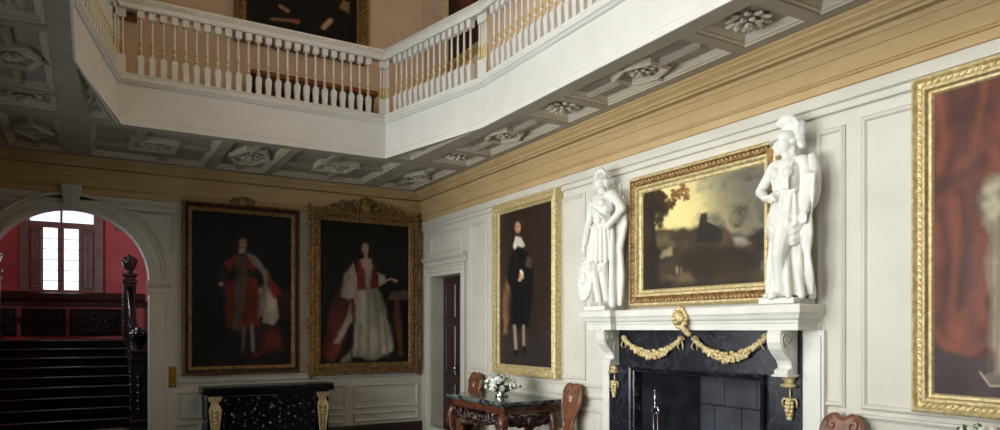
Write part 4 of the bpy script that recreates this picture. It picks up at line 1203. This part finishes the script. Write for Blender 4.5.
# fire tongs leaning in the hearth
t0 = Vector((XR + .08, on_x(655, 391, XR + .08).y, on_x(655.5, 391, XR + .08).z))
tg = thing('fire_tongs', (XR + .05, t0.y, .005), 'tall polished steel fire tongs leaning inside the hearth', 'fire tongs')
tp = Vector((XR + .08, t0.y - .03, .02)); up = (t0 - tp); 
P_ = lambda f, dy=0, dx=0: tuple(tp + up * f + Vector((dx, dy, 0)))
MB().ell(P_(1.0), (.016, .016, .016), None, 10, 6).tube([P_(.99), P_(.96), P_(.94), P_(.91), P_(.88), P_(.86)], [.008, .008, .013, .008, .011, .009], 8).build('handle', 'steel', tg, smooth=True)
MB().tube([P_(.80, -.045), P_(.82, -.05), P_(.85, -.035), P_(.865, 0), P_(.85, .035), P_(.82, .05), P_(.80, .045)], .009, 8).ell(P_(.855), .02, None, 8, 6).tube([P_(.80, -.05), P_(.80, .05)], .007, 6).build('hinge', 'steel', tg, smooth=True)
for s in (-1, 1):
    MB().tube([P_(.81, s * .03), P_(.5, s * .028), P_(.15, s * .035), P_(.05, s * .03), P_(.03, s * .012)], [.009, .008, .008, .008, .012], 8).build('arm', 'steel', tg, smooth=True)
# ------------------------------------------------------------------ statues on the shelf
def fuse(b, name, mat, parent, voxel=.008, smooth=1):
    o = b.build(name, mat, parent)
    r = o.modifiers.new('fuse', 'REMESH'); r.mode = 'VOXEL'; r.voxel_size = voxel; r.use_smooth_shade = True
    s = o.modifiers.new('smooth', 'SMOOTH'); s.factor = .5; s.iterations = smooth
    dg = bpy.context.evaluated_depsgraph_get()
    me = bpy.data.meshes.new_from_object(o.evaluated_get(dg))
    o.modifiers.clear(); o.data = me; me.name = name
    for p in me.polygons: p.use_smooth = True
    return o
def statue_frame(yc, z0):
    return lambda s, d, z: (XR - .18 - d, yc - s, z0 + z)
def hand(b, W, p, dirs, r=.009):
    """palm and five fingers; dirs=(toward fingertips, across palm) in (s,d,z)"""
    p = Vector(p); f = Vector(dirs[0]).normalized(); a = Vector(dirs[1]).normalized()
    b.cap(W(*p), W(*(p + f * .035)), .02, .02)
    for k, L in enumerate((.040, .048, .046, .036)):
        q = p + f * .045 + a * (k - 1.5) * .0135; m = q + f * L * .55; e = m + f * L * .35 + Vector((0, -.012, -.012))
        b.chain([W(*q), W(*m), W(*e)], [r, r * .95, r * .8], 7)
    q = p + f * .01 - a * .02; b.chain([W(*q), W(*(q - a * .018 + f * .022)), W(*(q - a * .014 + f * .042))], [r * 1.1, r, r * .85], 7)
def ring_folds(b, W, top, bot, n, r0, r1, rnd, amp=.02):
    """drapery: ridges running from an upper ellipse to a lower one; each ellipse=(cs,cd,z,rs,rd)"""
    for k in range(n):
        a0 = 2 * math.pi * k / n; a1 = a0 + rnd.uniform(-.25, .25)
        pts = []
        for t in (0, .33, .66, 1):
            a = a0 + (a1 - a0) * t
            cs, cd, z, rs, rd = [top[i] + (bot[i] - top[i]) * t for i in range(5)]
            j = rnd.uniform(-amp, amp) * t
            pts.append(W(cs + (rs + j) * math.cos(a), cd + (rd + j) * math.sin(a), z))
        b.chain(pts, [r0, (r0 + r1) / 2, r1, r1 * 1.1], 7)

# --- goddess in helmet and long drapery (near end of the shelf)
my, mz = on_x(790, 300, XR - .165).y, MZ1 + .002
W = statue_frame(my, mz)
mv = thing('statue', (XR - .165, my, mz), 'white statue of a robed woman in plumed helmet on the mantel shelf', 'statue')
MB().box(XR - .31, XR - .06, my - .14, my + .17, mz, mz + .045).build('plinth', 'statue', mv, bevel=.006)
rnd = random.Random(21)
b = MB()
b.ell(W(.0, 0, .70), (.10, .12, .11)); b.ell(W(.0, .0, .84), (.085, .10, .12)); b.ell(W(.0, .015, .97), (.09, .125, .13), None, 12, 8)
b.ell(W(-.05, .085, .975), .048, None, 10, 7).ell(W(.055, .08, .97), .048, None, 10, 7)
b.cap(W(-.12, 0, 1.055), W(.12, -.01, 1.055), .048, .048); b.cap(W(0, 0, 1.06), W(-.015, .015, 1.15), .042, .038)
# head turned to the left of the room
b.ell(W(-.02, .02, 1.205), (.062, .068, .082), None, 14, 10); b.ell(W(-.035, .03, 1.165), (.04, .045, .04), None, 10, 7)
b.cap(W(-.078, .055, 1.212), W(-.092, .062, 1.185), .008, .012); b.ell(W(-.065, .05, 1.135), (.018, .018, .016)); b.cap(W(-.082, .04, 1.163), W(-.075, .062, 1.163), .008, .008)
b.ell(W(-.07, .066, 1.21), .012).ell(W(-.084, .032, 1.21), .012).ell(W(.035, .0, 1.15), (.03, .03, .05))
# left hand of the viewer: elbow out, hand at the waist
b.chain([W(-.13, .0, 1.05), W(-.215, .05, .87), W(-.10, .14, .80)], [.046, .040, .03]); hand(b, W, (-.09, .145, .80), ((1, .1, -.15), (0, .3, 1)))
# other arm hanging with the mantle
b.chain([W(.13, -.01, 1.05), W(.20, .0, .87), W(.19, .06, .68)], [.046, .042, .032]); hand(b, W, (.19, .065, .675), ((-.1, .2, -1), (1, 0, 0)))
# forward leg under thin cloth, other leg and feet
b.chain([W(.03, .05, .64), W(.03, .145, .37), W(.0, .09, .10)], [.085, .06, .042]); b.chain([W(-.07, .0, .64), W(-.08, .02, .36), W(-.09, .03, .10)], [.085, .07, .06])
b.cap(W(0, .08, .07), W(-.01, .15, .062), .03, .022); b.cap(W(-.09, .05, .07), W(-.11, .125, .062), .03, .022)
# tunic and skirt
b.rings([[W(cs + rs * math.cos(a), cd + rd * math.sin(a), z) for a in np.linspace(0, 2 * math.pi, 20, endpoint=False)] for cs, cd, z, rs, rd in ((0, 0, .82, .105, .09), (0, .01, .66, .14, .115), (.01, .0, .40, .15, .11), (.01, -.01, .06, .17, .115))], cap0=True, cap1=True)
ring_folds(b, W, (0, .0, .80, .10, .085), (.01, -.0, .055, .18, .125), 15, .012, .026, rnd)
ring_folds(b, W, (0, .0, .82, .105, .09), (0, .01, .58, .155, .125), 22, .010, .016, rnd, .012)
for k in range(7):      # swag of the overfold sweeping across the hips
    z = .62 - .026 * k; o_ = .008 * (k % 2)
    b.chain([W(-.145, .05, z + .07), W(-.06, .118 + o_, z + .01), W(.04, .135 + o_, z - .035), W(.12, .10 + o_, z - .03), W(.165, .04, z + .02)], [.008, .011, .013, .012, .009])
b.cap(W(-.10, .06, .835), W(.10, .06, .835), .016, .016)
for k in range(6):
    u = -.09 + .036 * k; b.chain([W(u, .07, 1.04), W(u * .8, .105, .95), W(u * .7, .09, .85)], [.009, .011, .009], 7)
fuse(b, 'body', 'statue', mv)
b = MB()               # mantle hanging behind her arm
b.ell(W(.175, -.03, .90), (.06, .07, .21), None, 12, 8)
for k in range(7):
    u = .12 + .017 * k; b.chain([W(u, .0, 1.07 - .025 * k), W(u + .025, .045, .93), W(u + .015, .045, .76), W(u - .02, .02, .63)], [.013, .015, .014, .009])
for k in range(5):
    u = .11 + .022 * k; b.chain([W(u, .02, .66), W(u + .025, .05 + .01 * (k % 2), .50), W(u - .005, .03, .36), W(u + .02, .03 + .012 * (k % 2), .20), W(u + .005, .01, .07)], [.012, .018, .014, .017, .016])
fuse(b, 'mantle', 'statue', mv)
b = MB()               # helmet with peak and curling plume
b.ell(W(-.01, .015, 1.245), (.078, .085, .062), None, 16, 9)
b.ell(W(-.06, .035, 1.232), (.085, .075, .012), Matrix.Rotation(-.25, 3, 'X'), 14, 5); b.ell(W(.06, .0, 1.205), (.06, .04, .03), None, 10, 6)
hp = fuse(b, 'helmet', 'statue', mv, .007, 2)
b = MB()
for k in range(13):
    t = k / 12; a = 2.3 - 3.1 * t
    c = Vector((.01 + .075 * math.cos(a), .0, 1.30 + .06 * math.sin(a)))
    b.ell(W(*c), (.028, .03, .028), None, 8, 5); b.ell(W(c.x + .012, .02, c.z + .014), .018, None, 7, 5); b.ell(W(c.x - .012, -.02, c.z + .016), .017, None, 7, 5)
b.ell(W(.01, 0, 1.31), (.025, .06, .045), None, 10, 6)
for k in range(5): b.ell(W(.085 + .004 * k, 0, 1.30 - .028 * k), (.03, .028, .026), None, 8, 5)
for k in range(4): b.ell(W(-.075 + .014 * k, .015, 1.365 + .012 * k), (.03, .03, .026), None, 8, 5)
for k in range(4): b.ell(W(.0 + .03 * k, .01, 1.395 - .008 * k * k), (.034, .032, .03), None, 8, 5)
for k in range(6): b.ell(W(.105 + .004 * math.sin(k * 1.5), -.01, 1.33 - .032 * k), (.032, .03, .028), None, 8, 5)
fuse(b, 'plume', 'statue', hp, .008, 1)

# --- warrior with shield (far end of the shelf)
ay, az = on_x(605, 300, XR - .165).y, MZ1 + .002
W = statue_frame(ay, az)
ms = thing('statue', (XR - .165, ay, az), 'white statue of a warrior in crested helmet with shield on the mantel shelf', 'statue')
MB().box(XR - .31, XR - .06, ay - .17, ay + .17, az, az + .045).build('plinth', 'statue', ms, bevel=.006)
rnd = random.Random(5)
b = MB()
b.ell(W(0, 0, .80), (.10, .125, .11)); b.ell(W(-.005, 0, .92), (.09, .115, .13)); b.ell(W(-.01, .015, 1.06), (.10, .15, .14), None, 12, 8)
b.ell(W(-.07, .08, 1.08), (.04, .065, .045)).ell(W(.055, .08, 1.08), (.04, .065, .045))
for k in range(3):
    for s in (-1, 1): b.ell(W(s * .03 - .005, .088, .97 - .05 * k), (.022, .03, .024), None, 8, 5)
b.cap(W(-.15, 0, 1.15), W(.14, 0, 1.16), .055, .055); b.cap(W(-.01, 0, 1.17), W(-.02, .01, 1.25), .048, .044)
b.ell(W(-.025, .02, 1.305), (.066, .062, .082), None, 14, 10); b.ell(W(-.035, .04, 1.265), (.045, .045, .04), None, 10, 7)
b.cap(W(-.045, .09, 1.31), W(-.05, .102, 1.285), .008, .012); b.ell(W(-.045, .078, 1.24), (.018, .02, .016)); b.cap(W(-.06, .086, 1.262), W(-.028, .09, 1.262), .007, .007)
b.ell(W(-.066, .08, 1.31), .011).ell(W(-.018, .085, 1.31), .011)
# arm akimbo and arm down to the shield
b.chain([W(.15, -.01, 1.15), W(.29, .0, 1.0), W(.15, .06, .85)], [.055, .042, .032]); hand(b, W, (.145, .055, .85), ((-1, .4, -.2), (0, .4, -1)))
b.chain([W(-.16, 0, 1.14), W(-.235, -.0, .93), W(-.20, .09, .70)], [.055, .044, .034]); hand(b, W, (-.20, .095, .69), ((.1, .4, -1), (1, .2, 0)))
# legs
b.chain([W(.06, .03, .74), W(.07, .06, .40), W(.08, .02, .09)], [.085, .058, .038]); b.chain([W(-.07, .03, .74), W(-.06, .08, .42), W(-.03, .03, .09)], [.085, .058, .038])
b.ell(W(.075, .0, .28), (.05, .045, .09)).ell(W(-.045, .02, .29), (.05, .045, .09)); b.ell(W(.07, .1, .41), .035).ell(W(-.06, .12, .43), .035)
b.cap(W(.085, .03, .07), W(.10, .12, .06), .032, .022); b.cap(W(-.03, .04, .07), W(-.05, .13, .06), .032, .022)
# kilt of leather straps
b.rings([[W(rs * math.cos(a), .01 + rd * math.sin(a), z) for a in np.linspace(0, 2 * math.pi, 20, endpoint=False)] for z, rs, rd in ((.88, .12, .095), (.74, .15, .115), (.50, .175, .128))], cap0=True, cap1=True)
for k in range(20):
    a = 2 * math.pi * k / 20; b.chain([W(.12 * math.cos(a), .01 + .10 * math.sin(a), .86), W(.16 * math.cos(a), .01 + .12 * math.sin(a), .68), W(.18 * math.cos(a), .01 + .134 * math.sin(a), .48 + .02 * (k % 2))], [.012, .018, .02], 7)
b.chain([W(-.13, .06, .86), W(0, .115, .84), W(.13, .06, .87)], [.018, .02, .018]); b.chain([W(-.13, .08, 1.15), W(.0, .115, 1.02), W(.12, .09, .90)], [.012, .012, .012])
fuse(b, 'body', 'statue', ms)
b = MB()               # cloak over the arm and tree stump support
for k in range(7):
    u = .12 + .018 * k; b.chain([W(u, -.06, 1.12), W(u + .04, -.06, .86), W(u + .01, -.02, .60), W(u + .03, -.03, .34), W(u + .01, -.02, .06)], [.02, .024, .026, .026, .022])
b.chain([W(.17, .03, .80), W(.185, .04, .55), W(.17, .03, .30), W(.18, .03, .06)], [.02, .03, .036, .045])
fuse(b, 'cloak', 'statue', ms)
b = MB()
R = Matrix.Rotation(.12, 3, 'Y')
b.ell(W(-.17, .10, .33), (.028, .125, .235), R, 20, 9); b.ell(W(-.17, .13, .33), (.03, .05, .06), R, 12, 6)
for k in range(24):
    a = 2 * math.pi * k / 24; b.ell(W(-.17 + .115 * math.cos(a), .112, .33 + .22 * math.sin(a)), .014, None, 6, 4)
fuse(b, 'shield', 'statue', ms, .008, 1)
b = MB()
b.ell(W(-.025, .01, 1.345), (.078, .072, .06), None, 16, 9); b.ell(W(-.03, .045, 1.335), (.075, .075, .012), Matrix.Rotation(.2, 3, 'Y'), 14, 5)
b.ell(W(.05, -.01, 1.29), (.05, .03, .05)).ell(W(-.025, .088, 1.355), (.012, .03, .03))
hp = fuse(b, 'helmet', 'statue', ms, .007, 1)
b = MB()
for k in range(11):
    t = k / 10; a = .35 + 2.4 * t; b.ell(W(-.02 + .075 * math.cos(a), .0 + .02 * math.sin(3 * t), 1.36 + .07 * math.sin(a)), (.03, .026, .026), None, 8, 5)
    b.ell(W(-.02 + .085 * math.cos(a), .03, 1.36 + .062 * math.sin(a)), .018, None, 7, 5)
for k in range(3): b.ell(W(-.03, .005, 1.42 + .022 * k), .024 - .003 * k, None, 8, 5)
fuse(b, 'plume', 'statue', hp, .008, 1)

# ------------------------------------------------------------------ marble-topped carved table
TX0, TX1, TY0, TY1, TZ = 3.86, XR - .05, 6.52, 7.90, .90
def make_table():
    t = thing('side_table', ((TX0 + TX1) / 2, (TY0 + TY1) / 2, 0), 'carved mahogany side table with dark marble top below the portrait of the man in black', 'table')
    b = MB(); b.frame(rect(TX0, TX1, TY0, TY1), lambda u, v, h: (u, v, h), [(.04, TZ - .066), (.03, TZ - .06), (.018, TZ - .045), (.004, TZ - .036), (0, TZ - .03), (0, TZ - .006), (.006, TZ)], cap_in=True, cap_out=True)
    b.build('marble_top', 'greenm', t)
    b = MB(); b.frame(rect(TX0 + .05, TX1 - .02, TY0 + .05, TY1 - .05), lambda u, v, h: (u, v, h), [(.01, TZ - .15), (0, TZ - .14), (.012, TZ - .12), (.012, TZ - .07), (0, TZ - .07), (0, TZ - .066)], cap_in=True, cap_out=True)
    b.build('frieze', 'mahog', t)
    for sx_ in (0, 1):
        for sy_ in (0, 1):
            x = TX0 + .09 if sx_ == 0 else TX1 - .10; y = TY0 + .10 if sy_ == 0 else TY1 - .10
            o = Vector((-1 if sx_ == 0 else .25, -1 if sy_ == 0 else 1)).normalized()
            path = [(0.0, TZ - .14, .05), (.03, TZ - .18, .058), (.055, TZ - .25, .062), (.05, TZ - .36, .05), (.015, TZ - .5, .036), (-.01, TZ - .65, .028), (.0, TZ - .76, .03), (.04, TZ - .84, .04)]
            b = MB(); b.tube([(x + o.x * q, y + o.y * q, z) for q, z, r in path], [r for q, z, r in path], 12)
            b.ell((x + o.x * .055, y + o.y * .055, .045), (.055, .055, .045), None, 12, 7)
            lg = b.build('leg', 'mahog', t, smooth=True)
            b = MB()
            for k in range(9):
                q, z, r = path[min(k // 2, 6)]; a_ = k * 1.9
                b.ell((x + o.x * (q + r * .8) + .02 * math.sin(a_) * o.y, y + o.y * (q + r * .8) - .02 * math.sin(a_) * o.x, TZ - .17 - .022 * k), (.02, .02, .026), None, 7, 5)
            b.build('knee_carving', 'mahog', lg, smooth=True)
    def apron(fn, u0, u1):
        b = MB(); um = (u0 + u1) / 2; L = u1 - u0; r_ = random.Random(3)
        for s in (-1, 1):
            scroll(b, fn, um + s * L * .40, TZ - .22, .075, 1.4, math.pi / 2, s, 0, .022)
            scroll(b, fn, um + s * L * .20, TZ - .225, .085, 1.5, math.pi / 2, -s, 0, .024)
            for k in range(16):
                t_ = k / 15; b.ell(fn(um + s * L * (.06 + .42 * t_), TZ - .19 - .07 * math.sin(3 * t_) + r_.uniform(-.03, .03), r_.uniform(-.01, .02)), (.03, .03, .03), None, 7, 5)
        b.ell(fn(um, TZ - .24, .01), (.05, .06, .075), None, 12, 8).ell(fn(um, TZ - .24, .05), (.02, .02, .025), None, 8, 5)
        for k in range(9):
            a_ = math.pi + math.pi * (k + .5) / 9; b.ell(fn(um + .075 * math.cos(a_), TZ - .24 + .085 * math.sin(a_), .01), (.02, .02, .03), None, 7, 4)
        return b.build('carved_apron', 'mahog_dark', t, smooth=True)
    apron(lambda u, v, h: (TX0 + .075 - h, u, v), TY0 + .12, TY1 - .12)
    apron(lambda u, v, h: (u, TY0 + .085 - h, v), TX0 + .12, TX1 - .12)
    apron(lambda u, v, h: (u, TY1 - .085 + h, v), TX0 + .12, TX1 - .12)
    return t
tb = make_table()
tb2 = copy_tree(tb); tb2.location = (tb.location.x, 1.75, 0)
tag(tb2, 'carved mahogany side table with dark marble top under the very large portrait')

# ------------------------------------------------------------------ silver bowls of white flowers
def make_bowl(x, y, z, label, seed):
    t = thing('flower_bowl', (x, y, z), label, 'flower bowl')
    MB().lathe([(.075, 0), (.08, .01), (.078, .03), (.05, .04), (.06, .05), (.10, .07), (.125, .10), (.13, .12), (.124, .12), (.10, .09), (.05, .07)], (x, y, z), 24).build('bowl', 'silver', t, smooth='auto')
    rnd = random.Random(seed)
    proto = MB()
    for k in range(5):
        a = k * 1.2566; proto.ell((.018 * math.cos(a), .018 * math.sin(a), 0), (.020, .020, .014), Matrix.Rotation(.4, 3, 'Y'), 6, 4)
    proto.ell((0, 0, .008), (.014, .014, .012), None, 6, 4)
    po = proto.build('bloom', 'petal', None, smooth=True); pd = po.data; bpy.data.objects.remove(po)
    lf = MB()
    for k in range(50):
        u = rnd.random(); a = rnd.random() * 6.283; el = math.acos(1 - u * .98) if u < 1 else 1.5
        r = .17 + rnd.uniform(-.03, .04)
        d = Vector((math.sin(el) * math.cos(a), math.sin(el) * math.sin(a), math.cos(el) * .72))
        p = Vector((0, 0, .105)) + d * r
        o = bpy.data.objects.new('bloom', pd); C.objects.link(o); o.parent = t; o.location = p
        o.rotation_euler = d.to_track_quat('Z', 'Y').to_euler(); s = rnd.uniform(1.0, 1.55); o.scale = (s, s, s)
        lf.tube([(x, y, z + .08), tuple(Vector((x, y, z)) + p * .98)], .003, 4)
        for j in range(4):
            q = Vector((x, y, z)) + p + Vector((rnd.uniform(-.05, .05), rnd.uniform(-.05, .05), rnd.uniform(-.05, .02)))
            if q.z < z + .115: q.z = z + .12
            lf.ell(q, (.036, .015, .004), Matrix.Rotation(rnd.random() * 6, 3, 'Z') @ Matrix.Rotation(rnd.uniform(-1, 1), 3, 'Y'), 6, 4)
    tag(lf.build('foliage', 'leaf', t), kind='stuff')
make_bowl(4.22, 7.13, TZ, 'silver bowl of white flowers on the table near the door', 4)
make_bowl(4.22, 1.98, TZ, 'bowl of white flowers under the very large portrait', 6)

# ------------------------------------------------------------------ carved hall chairs
def make_chair(yc):
    x0 = XR - .46; zs = .46
    t = thing('hall_chair', (XR - .28, yc, 0), 'x', 'chair', 'carved wooden hall chairs along the panelled wall')
    half = [(0, 1.075), (.03, 1.085), (.055, 1.105), (.09, 1.10), (.125, 1.075), (.15, 1.05), (.172, 1.0), (.178, .94), (.165, .87), (.14, .80), (.11, .74), (.09, .68), (.085, .64), (.105, .60), (.10, .56), (.12, .52), (.13, .46)]
    poly = [(-u, v) for u, v in half[::-1]] + half[1:]
    lean = lambda v: (v - .46) * .16
    xb = XR - .20
    f = lambda u, v, h: (xb + lean(v) - h, yc + u, v)
    b = MB(); b.rings([[f(u, v, -.012) for u, v in offset_poly(poly, .0)], [f(u, v, .010) for u, v in poly], [f(u, v, .018) for u, v in offset_poly(poly, .010)], [f(u, v, .012) for u, v in offset_poly(poly, .022)]], cap0=True, cap1=True)
    bk = b.build('backrest', 'chair', t)
    b = MB()
    for s in (-1, 1):
        scroll(b, f, s * .08, 1.02, .045, 1.1, math.pi / 2, -s, .012, .008)
        scroll(b, f, s * .055, .70, .03, 1.1, -math.pi / 2, s, .012, .007)
    b.build('back_carving', 'chair', bk, smooth=True)
    MB().prism([(-.026, .90), (.026, .90), (.03, .955), (0, .97), (-.03, .955)], f, .01, .017).build('painted_crest', 'enamel', bk)
    b = MB(); b.frame([(x0, yc - .22), (XR - .16, yc - .17), (XR - .16, yc + .17), (x0, yc + .22)], lambda u, v, h: (u, v, h), [(.01, zs - .04), (0, zs - .03), (0, zs - .008), (.01, zs), (.04, zs - .002), (.07, zs - .014)], cap_in=True, cap_out=True)
    b.build('seat', 'chair', t)
    f2 = lambda u, v, h: (x0 + .06 - h, yc + u, v)
    half = [(0, .16), (.04, .13), (.07, .10), (.13, .0), (.20, .0), (.19, .05), (.15, .10), (.16, .17), (.13, .25), (.15, .33), (.18, .38), (.17, .42)]
    poly = [(-u, v) for u, v in half[::-1]] + half[1:]
    for k, xx in enumerate((x0 + .07, XR - .20)):
        b = MB(); b.prism(poly, lambda u, v, h, xx=xx: (xx - h, yc + u, v), -.016, .016); b.build('leg', 'chair', t)
    MB().box(x0 + .08, XR - .21, yc - .02, yc + .02, .22, .28).build('stretcher', 'chair', t)
    return t
ch = make_chair(on_x(572, 400, XR - .12).y)
tag(ch, 'carved wooden hall chair with shaped back between table and fireplace')
for px, lb in ((475, 'carved wooden hall chair with shaped back between door and table'), (842, 'carved wooden hall chair with shaped back beside the fireplace, near the very large portrait')):
    c2 = copy_tree(ch); c2.location = (ch.location.x, on_x(px, 400, XR - .12).y, 0)
    tag(c2, lb)
